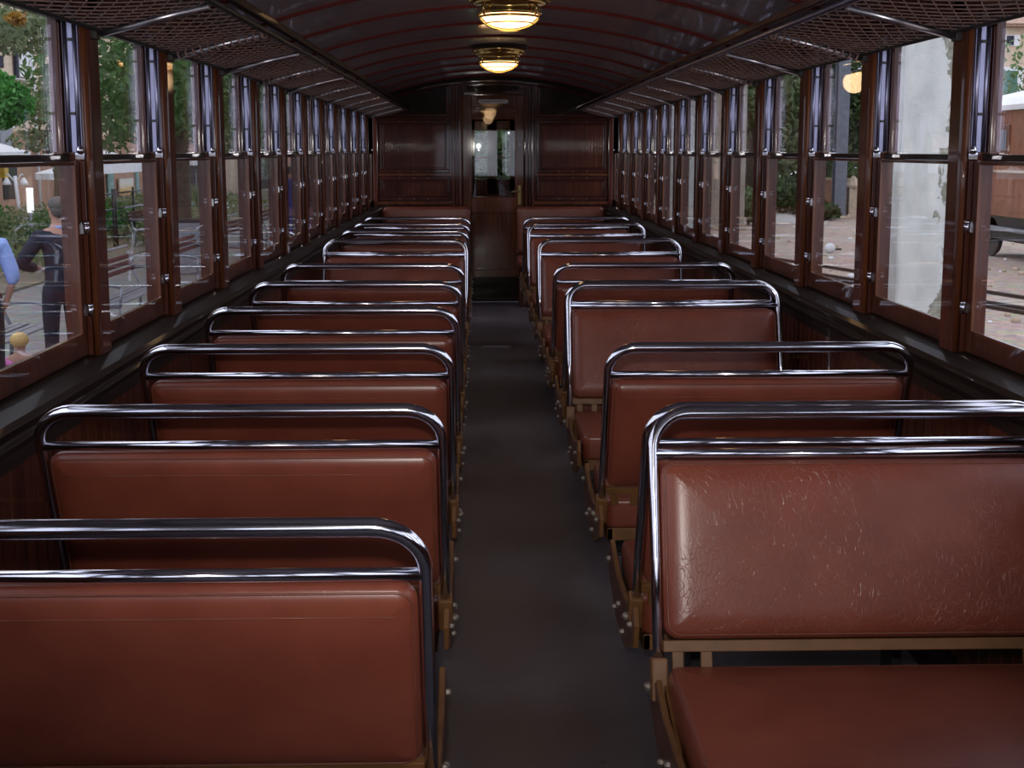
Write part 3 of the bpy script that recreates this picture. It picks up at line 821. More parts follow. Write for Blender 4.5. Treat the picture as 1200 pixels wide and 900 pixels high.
M['purple'] = plain('purple_cloth', (.20,.08,.45), .8, 0, 20, .1)

g = MB(); g.add([(-80,-15,GZ-.3),(80,-15,GZ-.3),(80,110,GZ-.3),(-80,110,GZ-.3),(-80,-15,GZ),(80,-15,GZ),(80,110,GZ),(-80,110,GZ)],[(0,3,2,1),(4,5,6,7),(0,1,5,4),(1,2,6,5),(2,3,7,6),(3,0,4,7)])
tag(g.build('ground', M['gravel']), kind='structure')
tag(MB().box(-7.4, -1.75, -12, 70, GZ-.05, GZ+.02).build('platform', M['paving']), kind='structure')
tag(MB().box(-12.4, -7.4, -12, 70, GZ-.05, GZ+.06).build('planting_bed', M['soil']), kind='structure')

def place(o, p): o.location = p; return o
def leaves(m, blobs, n, size):
    tot = sum(b[3]*b[4]*b[5] for b in blobs)
    for (cx, cy, cz, rx, ry, rz) in blobs:
        for i in range(int(n*rx*ry*rz/tot)):
            while True:
                p = Vector((random.uniform(-1,1), random.uniform(-1,1), random.uniform(-1,1)))
                if .25 < p.length < 1: break
            c = Vector((cx+p.x*rx, cy+p.y*ry, cz+p.z*rz))
            s = size*random.uniform(.6, 1.3)
            u = Vector((random.gauss(0,1), random.gauss(0,1), random.gauss(0,1)-.3)).normalized()
            v = u.orthogonal().normalized(); v = Matrix.Rotation(random.uniform(0, 6.28), 3, u) @ v
            m.add([c-u*s, c+v*s*.45, c+u*s, c-v*s*.45], [(0,1,2,3)])
def tree(name, label, base, trunk, blobs, n, size, leaf, group=None, cat='tree', br=1):
    """base: world point; trunk: list of (dx,dy,z,r); blobs relative to base"""
    r = empty(name, base); tag(r, label, cat, group)
    if trunk:
        m = MB(); m.tube([(a, b, c) for a, b, c, _ in trunk], [q[3] for q in trunk], 10)
        top = trunk[-1]
        for bl in blobs[:6]:
            mid = ((top[0]+bl[0])/2, (top[1]+bl[1])/2, top[2]*.45+bl[2]*.55)
            m.tube([(trunk[-2][0], trunk[-2][1], trunk[-2][2]), mid, (bl[0], bl[1], bl[2])], [top[3]*.8*br, top[3]*.5*br, .02*br], 6)
        m.build('trunk', M['trunk'], r)
    m = MB(); leaves(m, blobs, n, size); f = m.build('foliage', M[leaf], r); return r

def rel(b, pts): return [(p[0]-b[0], p[1]-b[1], p[2]-b[2], p[3], p[4], p[5]) for p in pts]
# --- left side trees
def blobpix(lst):
    out = []
    for (px, py, Y, r1, r2) in lst:
        p = atY(px, py, Y); out.append((p.x, p.y, p.z, r1, r1*1.3, r2))
    return out
b = atG(211, 260); b = Vector((b.x, 24, GZ)); b.x = atY(211, 200, 24).x
tree('plane_tree', 'large tree with broad green crown over the platform, trunk behind the third window', b,
     [(0,0,0,.16),(.05,.05,1.5,.13),(0,.2,2.8,.12),(.1,.3,3.6,.10)],
     rel(b, blobpix([(150,90,20,1.5,1.0),(140,140,21,1.1,.55),(230,110,24,1.5,.9),(270,120,27,1.6,1.1),(180,60,19,1.2,.8),(310,120,32,1.8,1.2),(160,115,23,1.2,.7),(250,80,24,1.6,.9)])), 15000, .085, 'leafA')
b = Vector((atY(62,200,26).x, 26, GZ))
tree('olive_tree', 'loose pale olive tree in front of the cream building', b,
     [(0,0,0,.10),(.1,0,1.6,.08),(0,.1,2.6,.06)],
     rel(b, blobpix([(60,150,26,.55,.6),(52,118,26,.5,.5),(70,120,27,.5,.6),(64,85,26,.4,.5),(40,165,26,.5,.25),(70,172,27,.4,.3)])), 1500, .075, 'leafB')
b = Vector((atY(-40,200,15).x, 15, GZ))
tree('palm_shrub', 'bright green bushy tree at the left edge of the first window', b,
     [(0,0,0,.07),(-.1,0,1.3,.05),(-.15,.0,2.0,.04)],
     rel(b, blobpix([(8,118,15,.30,.22),(-8,108,15,.3,.25),(22,125,15,.18,.16),(0,140,15,.25,.12)])), 2600, .05, 'leafC')
b = Vector((atY(-110,200,12).x, 12, GZ))
tree('plane_tree', 'overhanging green branches along the top of the first left window', b,
     [(0,0,0,.15),(.1,.1,2.0,.13),(.3,.2,3.2,.08)],
     rel(b, blobpix([(55,38,12,.34,.16),(25,50,12,.42,.11),(70,25,12,.3,.15),(0,25,12.3,.4,.12),(-30,20,12,.5,.3),(100,20,12.5,.4,.2)])), 2200, .045, 'leafB', br=.22)
b = atY(20, 22, 11.5); m = MB(); leaves(m, [(0,0,0,.09,.09,.045)], 70, .05)
o = m.build('autumn_leaf_cluster', M['autumn']); o.location = b; tag(o, 'orange and brown leaf cluster hanging at the top left corner', 'leaves')

# --- station building behind the platform
BX = -12.6
bld = empty('station_building', (BX, 30, GZ)); tag(bld, 'cream and pinkish brown station building with green shutters behind the platform', 'building')
def B(x0, x1, y0, y1, z0, z1, m=None):
    m = m or MB(); m.box(x0-BX, x1-BX, y0-30, y1-30, z0-GZ, z1-GZ); return m
B(BX-4, BX, 20, 90, 2.05, 9).build('upper_wall', M['cream'], bld)
B(BX-4, BX+.04, 20, 90, GZ, 2.05).build('ground_floor_wall', M['pink'], bld)
def facade(x0, x1, y0, y1, name, mat, d=.10, depth=.06, parent=None):
    a = atX(x0, y0, BX+d); c = atX(x1, y1, BX+d)
    m = B(BX+d-depth, BX+d, min(a.y, c.y), max(a.y, c.y), min(a.z, c.z), max(a.z, c.z)); return m.build(name, M[mat], parent or bld, .01)
for q in ((126,202,134.5,231),(159.5,198,164,231),(170,198,173,231)):
    facade(q[0], q[2], q[1], q[3], 'louvred_shutter', 'bluegreen')
facade(0, 16, 150, 174, 'grey_window', 'grey_metal'); facade(-3, 19, 147, 150, 'window_head', 'white')
facade(18, 23, 56, 92, 'shutter', 'suit'); facade(22.5, 40, 58, 92, 'white_panel', 'white'); facade(15, 42, 92, 95, 'balcony_ledge', 'white', .3, .25)
facade(-8, 5, 63, 80, 'shutter', 'suit')
a = atX(38, 95, BX+.1); m = MB(); m.tube([(.14, a.y-30, 0), (.14, a.y-30, 6.0)], .05, 8); m.build('downpipe', M['white'], bld)
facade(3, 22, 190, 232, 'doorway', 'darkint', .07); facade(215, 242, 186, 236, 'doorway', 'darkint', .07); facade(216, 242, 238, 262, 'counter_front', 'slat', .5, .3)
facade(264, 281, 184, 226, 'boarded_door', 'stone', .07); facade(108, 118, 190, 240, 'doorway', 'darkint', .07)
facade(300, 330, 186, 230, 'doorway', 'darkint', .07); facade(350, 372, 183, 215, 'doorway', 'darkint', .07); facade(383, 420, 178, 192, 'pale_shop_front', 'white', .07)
# awnings, attached to the wall
def awning(x0, x1, py, name, drop=.28, out=1.3):
    a = atX(x0, py, BX+out); c = atX(x1, py, BX+out)
    m = MB(); y0, y1 = sorted((a.y-30, c.y-30)); z = a.z-GZ
    m.prism([(0.05, z+.35), (out, z), (out, z-drop), (out-.02, z-drop), (out-.02, z-.02), (0.05, z+.30)], 'y', y0, y1)
    return m.build(name, M['white'], bld)
awning(-10, 36, 178, 'white_awning', .12); awning(118, 168, 190, 'white_awning', .35)
# notice boards
for (x0, x1) in ((262, 269), (271, 277), (279, 283)):
    a = atX(x0, 238, -9.6); c = atX(x1, 247, -9.6)
    r = empty('notice_board', ((a.x), (a.y+c.y)/2, GZ)); h0 = c.z-GZ; h1 = a.z-GZ; hw = abs(c.y-a.y)/2
    MB().box(-.02, .02, -hw, hw, h0, h1).build('panel', M['white'], r, .01)
    m = MB(); m.tube([(0, 0, 0), (0, 0, h0)], .03, 8); m.build('post', M['red'], r)
    tag(r, {262: 'white notice board on a post, leftmost of the three by the boarded door', 271: 'white notice board on a post, middle one of the three by the boarded door', 279: 'white notice board on a post, rightmost of the three by the boarded door'}[x0], 'notice board', 'white notice boards')
# framed picture on the wall
a = atX(139, 210, BX+.12); c = atX(156.5, 227, BX+.12)
m, nt, p, out = nmat('sunset_picture'); tcn = nt.nodes.new('ShaderNodeTexCoord'); sx = nt.nodes.new('ShaderNodeSeparateXYZ'); nt.links.new(tcn.outputs['Generated'], sx.inputs[0])
rr = ramp(nt, [(0, (.42,.20,.05)), (.3, (.62,.38,.08)), (.6, (.68,.62,.5)), (1, (.6,.62,.6))]); nt.links.new(sx.outputs[2], rr.inputs[0]); nt.links.new(rr.outputs[0], p.inputs['Base Color']); M['picture'] = m
r = empty('wall_poster', (BX+.12, (a.y+c.y)/2, (a.z+c.z)/2)); hw = abs(a.y-c.y)/2; hh = abs(a.z-c.z)/2
MB().box(-.02, .02, -hw, hw, -hh, hh).build('print', M['picture'], r)
m = MB(); m.box(-.02, .03, -hw-.04, -hw, -hh-.04, hh+.04); m.box(-.02, .03, hw, hw+.04, -hh-.04, hh+.04); m.box(-.02, .03, -hw, hw, hh, hh+.04); m.box(-.02, .03, -hw, hw, -hh-.04, -hh); m.build('frame', M['stone'], r)
tag(r, 'white and orange poster on the pink wall between two blue-green shutters', 'poster')

# --- shrubs and hedges in the bed
sh = [(5,262,'leafC',.55),(-4,250,'leafC',.5),(45,268,'leafB',.5),(70,272,'leafA',.5),(95,262,'leafA',.6),(128,262,'leafC',.45),(145,258,'leafA',.5),(165,262,'leafB',.5),(180,255,'leafA',.5),(30,318,'leafB',.35),(50,325,'leafD',.35),(136,276,'leafD',.4),(172,280,'leafB',.4)]
shl = ['tall bright green shrub below the yellow lantern','bright green shrub cut by the left edge, next to the two-headed lamp post','pale green shrub between lamp post and suited man','green shrub behind the suited man\'s shoulder','green shrub behind the first window post','bright green shrub at the foot of the first louvred shutter','green shrub below the orange and white poster','pale green shrub below the second louvred shutter','green shrub at the far edge of the second window','low sparse bush behind the first platform bench','low dark bush left of the suited man\'s elbow','low dark bush behind the second platform bench','low pale bush right of the iron bench']
for (px, py, lf, rr_), lab in zip(sh, shl):
    p = atG(px, min(py+20, 345) if py < 300 else py+12, GZ+.05)
    p.x = min(-9.2, max(-11.9, p.x)); p.y = (p.x-CAMX)/((px-562)/1500)*.985 if px < 560 else p.y
    h = .55 if py < 300 else .3
    tree('garden_shrub', lab, Vector((p.x, p.y, GZ)), [(0,0,0,.03),(0,0,.3,.025),(0,0,.5,.02)], [(0,0,h,rr_,rr_*1.2,h*.9),(rr_*.6,.3,h*.7,rr_*.6,rr_*.7,h*.7)], 420, .065, lf, 'shrubs in the planting bed', 'shrub')

m = MB()
for i in range(15):
    yy = 15 + i*2.6
    leaves(m, [(-8.6+.5*math.sin(i*2.3), yy, GZ+.22, 1.0, 1.5, .28), (-10.8+.4*math.sin(i*1.7), yy+1, GZ+.40, 1.3, 1.6, .50)], 560, .085)
tag(m.build('ground_cover', M['leafB']), 'low green ground cover filling the planting bed along the platform', 'plants', kind='stuff')
# --- two headed lamp post
p = atG(27, 286); r = empty('street_lamp', p); tag(r, 'white garden lamp post with two bell shades beside the planting bed', 'lamp post')
top = atY(17, 200, p.y); dx = top.x-p.x; zt = top.z-p.z
m = MB(); m.tube([(0,0,0), (dx*.5,0,zt*.5), (dx,0,zt*.93)], [.055,.045,.04], 10); m.lathe([(.12,0),(.10,.06),(.06,.1)]); m.build('post', M['white'], r)
for s in (-1, 1):
    m = MB(); m.tube([(dx+s*(.02+.14*math.sin(t)) if t < PI/2 else dx+s*(.02+.14*math.sin(PI/2)+.05*(t-PI/2)), 0, zt*.86+.16*math.sin(t)*1.0) for t in [PI*i/10 for i in range(8)]], .018, 8)
    m.build('arm', M['white'], r)
    m = MB(); m.lathe([(.02,.10),(.05,.06),(.08,0),(.12,-.07)], (dx+s*.20, 0, zt*.86-.02), 16); m.build('bell_shade', M['white'], r)
# yellow lantern
p = atX(2, 201, -11.9); r = empty('wall_lantern', p); tag(r, 'yellow box lantern on the station wall at the left edge', 'lantern')
MB().box(-.12,.12,-.14,.14,-.16,.16).build('lantern_body', M['yellow'], r, .01); MB().box(-.6,-.1,-.02,.02,.1,.14).build('bracket', M['dark'], r)
# white parasols
def parasol(px, py, X, R, lab):
    p = atX(px, py, X); r = empty('parasol', (p.x, p.y, GZ)); tag(r, lab, 'parasol', 'white parasols outside the station')
    z = p.z-GZ
    m = MB(); n = 8; top = (0,0,z+R*.28); ed = [(R*math.cos(2*PI*i/n), R*math.sin(2*PI*i/n), z) for i in range(n)]; lo = [(a, b_, c-.14) for a, b_, c in ed]; t2 = (0,0,z+R*.28-.03)
    m.add([top, t2]+ed+lo, [(0, 2+i, 2+(i+1)%n) for i in range(n)]+[(1, 2+(i+1)%n, 2+i) for i in range(n)]+[(2+i, 10+i, 10+(i+1)%n, 2+(i+1)%n) for i in range(n)])
    m.build('canopy', M['white'], r); m = MB(); m.tube([(0,0,0),(0,0,z+R*.27)], .025, 8); m.build('pole', M['grey_metal'], r)
parasol(66, 203, -9.9, .5, 'white parasol above the grey haired man in the suit'); parasol(229, 189, -10.2, .45, 'small white parasol by the dark doorway in the third window')

# --- platform benches (run along the track)
def platform_bench(Y, X, L, lab, n=0):
    r = empty('platform_bench', (X, Y, GZ)); tag(r, lab, 'bench', 'slatted benches on the platform')
    def P(x, y, z): return (x, y, z)
    for y in (-L/2+.08, L/2-.08):
        m = MB()
        m.tube([(-.02,y,0),(.0,y,.40),(-.10,y,.62),(-.16,y,.86)], .022, 8)
        m.tube([(.42,y,0),(.40,y,.38),(.0,y,.42)], .02, 8)
        m.tube([(.42,y,.62),(.20,y,.66),(-.10,y,.64)], .018, 8); m.tube([(.42,y,.62),(.40,y,.38)], .018, 8)
        m.build('cast_frame', M['grey_metal'], r)
    for i, (x, z) in enumerate(((-.135,.80),(-.115,.72),(-.095,.64))):
        m = MB(); m.box(x-.012, x+.012, -L/2, L/2, z-.030, z+.030); m.build('back_slat', M['slat'], r, .006)
    for i in range(5):
        x = .04+i*.085; z = .425 - (.012 if i in (2,3) else 0); m = MB(); m.box(x-.032, x+.032, -L/2, L/2, z-.012, z+.012); m.build('seat_slat', M['grey_metal'], r, .005)
    m = MB(); m.tube([(-.19,-L/2,.93),(-.19,L/2,.93)], .018, 8); m.build('top_rail', M['grey_metal'], r)
    return r
platform_bench(12.2, -4.98, 2.2, 'slatted platform bench between the blue shirt and the suit')
platform_bench(16.2, -4.75, 2.6, 'slatted platform bench in the second left window, nearest one there')
platform_bench(20.2, -4.75, 2.4, 'slatted platform bench beyond the second left window, before the green frame')
platform_bench(25.2, -4.9, 2.4, 'slatted platform bench glimpsed through the fourth left window')
platform_bench(30.5, -5.0, 2.4, 'farthest slatted platform bench along the left windows')
platform_bench(30.5, -7.9, 3.0, 'dark slatted bench by the plants behind, in the second left window')
# iron fence by the plants
for i in range(3):
    y = 27.5 + i*3.2; r = empty('iron_railing', (-8.35, y, GZ)); tag(r, ['black iron railing panel along the planting bed, nearest one', 'black iron railing panel along the planting bed, middle one', 'black iron railing panel along the planting bed, farthest one'][i], 'railing', 'iron railings')
    for z in (.3, .9, 1.25):
        m = MB(); m.tube([(0,-1.5,z),(0,1.5,z)], .022, 6); m.build('rail', M['dark'], r)
    for yy in (-1.5, 0, 1.5):
        m = MB(); m.tube([(0,yy,0),(0,yy,1.35)], .03, 6); m.build('post', M['dark'], r)
# green frame stand
p = atG(212, 310); r = empty('green_stand', p); tag(r, 'light green metal frame stand on the platform in the third window', 'stand')
m = MB(); w_, h_ = .22, 1.15
for x in (-w_, w_): m.tube([(x,0,0),(x,0,h_)], .02, 6)
m.build('upright', M['bluegreen'], r)
m = MB(); m.box(-w_-.05, w_+.05, -.15, .15, h_, h_+.07); m.build('top_tray', M['bluegreen'], r, .01)
p = atG(225, 322); r = empty('platform_bin', p); tag(r, 'dull grey box bin on the platform in the third window', 'bin')
MB().box(-.2,.2,-.2,.2,0,.95).build('body', M['grey_metal'], r, .02); MB().box(-.22,.22,-.22,.22,.95,1.0).build('lid', M['dark'], r, .01)
# white garden chairs and tables
def chair(px, py, X, rz, lab):
    p = atX(px, py, X); r = empty('garden_chair', (X, p.y, GZ), rz); tag(r, lab, 'chair', 'white chairs among the plants')
    for x in (-.2,.2):
        for y in (-.2,.2):
            m = MB(); m.tube([(x*1.1,y*1.1,0),(x,y,.44)], .018, 6); m.build('leg', M['white'], r)
    MB().box(-.23,.23,-.23,.23,.43,.46).build('seat', M['white'], r, .01)
    m = MB(); m.box(-.23,.23,.20,.235,.60,.92); m.build('backrest', M['white'], r, .01)
chair(40, 252, -10.2, 2.2, 'white chair nearest the two-headed lamp post')
chair(182, 262, -9.0, -.4, 'white chair at the right of the second left window')
# white tube light on a post
p = atX(36, 249, -9.9); q = atX(36, 220, -9.9); r = empty('tube_light_post', (p.x, p.y, GZ)); tag(r, 'bright white vertical tube light on a post among plants', 'light')
m = MB(); m.tube([(0,0,p.z-GZ),(0,0,q.z-GZ)], .07, 10); m.build('tube', emit('white_tube_light', (.85,.9,1), 1.6), r)
m = MB(); m.tube([(0,0,0),(0,0,p.z-GZ)], .04, 8); m.build('post', M['grey_metal'], r)

# --- people
def skin(name, chains, mat, parent, sub=1):
    vs = []; rs = []; es = []; idx = {}
    for ch in chains:
        prev = None
        for (x, y, z, r_) in ch:
            key = (round(x,3), round(y,3), round(z,3))
            if key not in idx: idx[key] = len(vs); vs.append((x,y,z)); rs.append(r_)
            i = idx[key]
            if prev is not None and prev != i: es.append((prev, i))
            prev = i
    me = bpy.data.meshes.new(name); me.from_pydata(vs, es, []); me.materials.append(mat)
    o = bpy.data.objects.new(name, me); COL.objects.link(o); o.parent = parent
    me.skin_vertices.new() if hasattr(me.skin_vertices, 'new') and not me.skin_vertices else None
    md = o.modifiers.new('skin', 'SKIN'); md.use_smooth_shade = True
    if me.skin_vertices:
        for i, sv in enumerate(me.skin_vertices[0].data):
            r_ = rs[i]; sv.radius = r_ if isinstance(r_, tuple) else (r_, r_); sv.use_root = (i == 0)
    ss = o.modifiers.new('sub', 'SUBSURF'); ss.levels = sub; ss.render_levels = sub
    return o
def hand(w, dirv, s, side):
    """finger chains from wrist w along dirv"""
    d = Vector(dirv).normalized(); w = Vector(w); sd = Vector(side).normalized()
    palm = w + d*.06*s; ch = [[(*w, .026*s), (*palm, .030*s)]]
    for i, (off, ln) in enumerate(((-.027,.062),(-.009,.072),(.009,.067),(.027,.052))):
        k0 = palm + sd*off*s + d*.02*s; k1 = k0 + d*ln*.5*s; k2 = k1 + d*ln*.45*s + d.cross(sd)*.018*s
        ch.append([(*palm, .030*s), (*k0, .0095*s), (*k1, .009*s), (*k2, .0075*s)])
    t0 = w + d*.025*s - sd*.032*s; t1 = t0 + d*.04*s - sd*.018*s
    ch.append([(*w, .026*s), (*t0, .012*s), (*t1, .009*s)]); return ch
def person(pos, rz, label, H=1.75, arms=None, top='suit', bottom='black', hair='hairgrey', bald=False, sleeve='long'):
    r = empty('person', pos, rz); tag(r, label, 'person')
    k = H/1.75
    def S(p): return tuple(c*k for c in p)
    arms = arms or {-1: [(-.24,.02,1.16),(-.25,.10,.90)], 1: [(.24,.02,1.16),(.25,.10,.90)]}
    spine = [(0,0,.95,.125),(0,0,1.12,.12),(0,-.01,1.28,.135),(0,-.01,1.41,.105)]
    ch = [[S(p) for p in spine] + [S(p) for p in ((0,.0,1.49,.055),(0,.012,1.545,.055),(0,.02,1.60,.080),(0,.012,1.665,.090),(0,.0,1.70,.070))]]
    ch.append([S((0,.02,1.60,.080)), S((0,.105,1.60,.014))])
    for s in (-1, 1): ch.append([S((0,.012,1.665,.090)), S((s*.082,.005,1.635,.016))])
    jac = [[S((0,0,.83,.170)), S((0,0,.93,.170)), S((0,0,1.12,.152)), S((0,-.01,1.28,.170)), S((0,-.01,1.40,.125)), S((0,-.005,1.47,.082))]]
    for s in (-1, 1):
        e, w = arms[s]
        sh_ = (s*.175,-.01,1.40,.058)
        ch.append([S((0,-.01,1.41,.105)), S(sh_), S((*e,.042)), S((*w,.026))])
        dv = Vector(w)-Vector(e)
        ch += [[tuple(c for c in p) for p in c2] for c2 in hand(tuple(c*k for c in w), dv, k, (0,1,0) if abs(dv.normalized().y) < .8 else (1,0,0))]
        wj = tuple(Vector(e)+(dv*(.88 if sleeve == 'long' else .35)))
        jac.append([S((0,-.01,1.40,.118)), S((s*.19,-.01,1.39,.082)), S((*e,.066)), S((*wj,.050))])
    tr = [[S((0,0,.90,.150)), S((0,0,1.02,.145))]]
    for s in (-1, 1):
        ch.append([S((0,0,.95,.125)), S((s*.095,0,.86,.068)), S((s*.105,.015,.48,.055)), S((s*.11,0,.09,.038)), S((s*.12,.12,.035,.034))])
        tr.append([S((0,0,.90,.150)), S((s*.10,0,.84,.105)), S((s*.105,.015,.48,.075)), S((s*.11,0,.10,.062))])
    body = skin('body', ch, M['skin'], r)
    skin('jacket' if top == 'suit' else 'shirt', jac, M[top], r); skin('trousers', tr, M[bottom], r)
    for s in (-1, 1):
        skin('shoe', [[S((s*.11,-.04,.05,.045)), S((s*.115,.06,.045,.042)), S((s*.12,.16,.035,.034))]], M['black'], r)
    if not bald:
        m = MB(); m.ball((0,-.026*k,1.685*k), .092*k, .096*k, .074*k, 16, 10); m.ball((0,-.048*k,1.635*k), .080*k, .062*k, .072*k, 14, 8); m.build('hair', M[hair], r)
    if top == 'suit':
        m = MB(); m.tube([(.068*k*math.cos(2*PI*i/12), .068*k*math.sin(2*PI*i/12)-.004, 1.478*k) for i in range(12)], .014*k, 6, closed=True); m.build('shirt_collar', M['shirt'], r)
    return r
p = atY(70, 300, 12.0)
person((p.x, 12.0, GZ+.02), .65, 'grey haired man in a dark navy suit standing on the platform, seen from behind', 1.76, {-1: [(-.34,.06,1.14),(-.12,.26,1.08)], 1: [(.30,.06,1.14),(.10,.26,1.06)]}, 'suit', 'suit', 'hairgrey')
p = atY(-27, 300, 10.8)
person((p.x, 10.8, GZ+.02), .3, 'man in a light blue shirt and dark trousers, cut by the left edge', 1.76, {-1: [(-.27,-.05,1.13),(-.20,.06,.93)], 1: [(.28,-.03,1.13),(.21,.06,.92)]}, 'shirt', 'black', 'hairdark', False, 'short')
p = atY(341, 230, 33); person((p.x, 33, GZ+.02), -1.2, 'person in royal blue shirt and overalls far along the platform', 1.78, None, 'blue', 'blue', 'hairdark')
p = atY(366, 230, 30); person((p.x, 30, GZ+.02), -1.0, 'bald person in a dark suit jacket and purple trousers far along the platform', 1.88, None, 'suit', 'purple', 'hairgrey', True)
# toddler sitting on the ground
p = atG(24, 436); c0 = atY(22, 384, 12.2)
r = empty('person', (-4.36, 11.7, GZ+.02), .4); tag(r, 'blond toddler in pink and purple clothes sitting on the platform by the bench', 'person')
skin('body', [[(0,0,.09,.085),(0,0,.20,.085),(0,0,.30,.075),(0,0,.36,.036),(0,.01,.40,.062),(0,.01,.46,.076),(0,.0,.50,.055)],[(0,0,.30,.075),(-.11,0,.29,.032),(-.15,.08,.20,.026),(-.10,.17,.17,.018)],[(0,0,.30,.075),(.11,0,.29,.032),(.15,.08,.20,.026),(.10,.17,.17,.018)],[(0,0,.09,.085),(-.07,.10,.08,.05),(-.10,.26,.07,.034),(-.11,.40,.05,.028)],[(0,0,.09,.085),(.07,.10,.08,.05),(.10,.26,.07,.034),(.11,.40,.05,.028)],[(0,.01,.40,.062),(0,.085,.42,.010)]], M['skin'], r)
skin('top', [[(0,0,.14,.098),(0,0,.22,.098),(0,0,.30,.088)],[(0,0,.30,.088),(-.12,0,.28,.045),(-.15,.08,.205,.036)],[(0,0,.30,.088),(.12,0,.28,.045),(.15,.08,.205,.036)]], M['pinkcloth'], r)
skin('trousers', [[(0,0,.08,.098),(-.075,.11,.08,.062),(-.10,.26,.07,.045),(-.11,.34,.055,.038)],[(0,0,.08,.098),(.075,.11,.08,.062),(.10,.26,.07,.045),(.11,.34,.055,.038)]], M['purple'], r)
MB().ball((0,-.012,.475), .084, .084, .072, 14, 8).build('hair', M['hairblond'], r)

# ------------------------------------------------------------------ right side
# big peeling column
p = atY(1079, 300, 12.9)
r = empty('plaster_column', (p.x, 12.9, GZ)); tag(r, 'thick peeling grey white plaster column close outside the second right window', 'column')
MB().box(-.37,.37,-.37,.37,.12,5.4).build('shaft', peel_mat(), r, .03); MB().box(-.44,.44,-.44,.44,0,.14).build('plinth', M['stone'], r, .02)
p = atY(851, 270, 36); r = empty('plaster_column', (p.x, 36, GZ)); tag(r, 'beige brown plaster column in the fifth right window, standing on the gravel', 'column')
MB().box(-.42,.42,-.42,.42,.1,6.5).build('shaft', M['beige'], r, .03); MB().box(-.48,.48,-.48,.48,0,.12).build('plinth', M['stone'], r, .02)
p = atY(814, 270, 33); r = empty('plaster_column', (p.x, 33, GZ)); tag(r, 'pale greenish white plaster column in the sixth right window', 'column')
MB().box(-.36,.36,-.36,.36,.1,6.5).build('shaft', M['plaster'], r, .03); MB().box(-.42,.42,-.42,.42,0,.12).build('plinth', M['stone'], r, .02)
p = atY(787, 270, 40); r = empty('plaster_column', (p.x, 40, GZ)); tag(r, 'pale plaster column farthest along the right windows', 'column')
MB().box(-.36,.36,-.36,.36,.1,6.5).build('shaft', M['plaster'], r, .03); MB().box(-.42,.42,-.42,.42,0,.12).build('plinth', M['stone'], r, .02)
# steel post
p = atG(982, 256); r = empty('steel_post', p); tag(r, 'tall blue grey steel post on the gravel in the third right window', 'post')
w_ = 14/1500*p.y
m = MB(); m.box(-w_/2, w_/2, -w_*.5, -w_*.4, .1, 9); m.box(-w_/2, w_/2, w_*.4, w_*.5, .1, 9); m.box(-w_*.15, w_*.15, -w_*.4, w_*.4, .1, 9); m.build('shaft', M['bluepost'], r, .01)
MB().box(-w_*.9, w_*.9, -w_*.9, w_*.9, 0, .1).build('base_plate', M['stone'], r, .02)
# stone gate pillar
p = atG(998.5, 256); s_ = p.y/1500; r = empty('stone_pillar', p); tag(r, 'short stone gate pillar with pointed cap beside the steel post', 'pillar')
m = MB(); m.box(-6*s_, 6*s_, -6*s_, 6*s_, 0, 36*s_); m.build('shaft', M['stone'], r, .02)
m = MB(); m.box(-8*s_, 8*s_, -8*s_, 8*s_, 0, 5*s_); m.build('foot', M['stone'], r, .02)
m = MB(); m.lathe([(11*s_, 36*s_), (12*s_, 39*s_), (8*s_, 42*s_), (1*s_, 50*s_)], seg=4, smooth=False); m.build('cap', M['stone'], r)
# garden wall
a = atG(905, 262); c = atG(1060, 246)
a = Vector((atY(942, 250, 46).x, 46, GZ)); c = Vector((atY(1045, 250, 43.5).x, 43.5, GZ))
dv = c-a; L = dv.length; r = empty('garden_wall', a, math.atan2(dv.y, dv.x)); tag(r, 'low brick garden wall behind the stone gate pillar', 'wall')
MB().box(0, L, -.15, .15, 0, 1.15).build('brickwork', M['brick'], r); MB().box(-.03, L+.03, -.19, .19, 1.15, 1.24).build('coping', M['stone'], r, .01)
# pale sloping path + kerb
pts = [atG(905, 243, GZ+.3), atG(916, 240, GZ+.3), atG(937, 252, GZ+.03), atG(936, 262, GZ+.03), atG(905, 262, GZ+.03)]
m = MB(); n = len(pts); m.add([tuple(q) for q in pts]+[(q.x, q.y, GZ-.1) for q in pts], [tuple(range(n))]+[tuple(range(n, 2*n))[::-1]]+[(i, i+n, (i+1)%n+n, (i+1)%n) for i in range(n)])
tag(m.build('garden_path', M['path']), kind='structure')
m = MB(); m.tube([pts[1]+Vector((.1,0,.08)), pts[2]+Vector((.1,0,.08))], .12, 6); tag(m.build('kerb', M['stone']), 'stone kerb along the pale path in the fourth right window', 'kerb')
# white round lamp on the gravel
p = atG(972.5, 297); r = empty('globe_light', p); s_ = p.y/1500; tag(r, 'small white globe lying on the gravel in the third right window', 'globe')
MB().ball((0,0,6*s_), 6.3*s_, seg=18, rings=12).build('globe', M['white'], r); MB().box(3*s_, 13*s_, -2*s_, 2*s_, 4*s_, 6*s_).build('stub_arm', M['dark'], r)
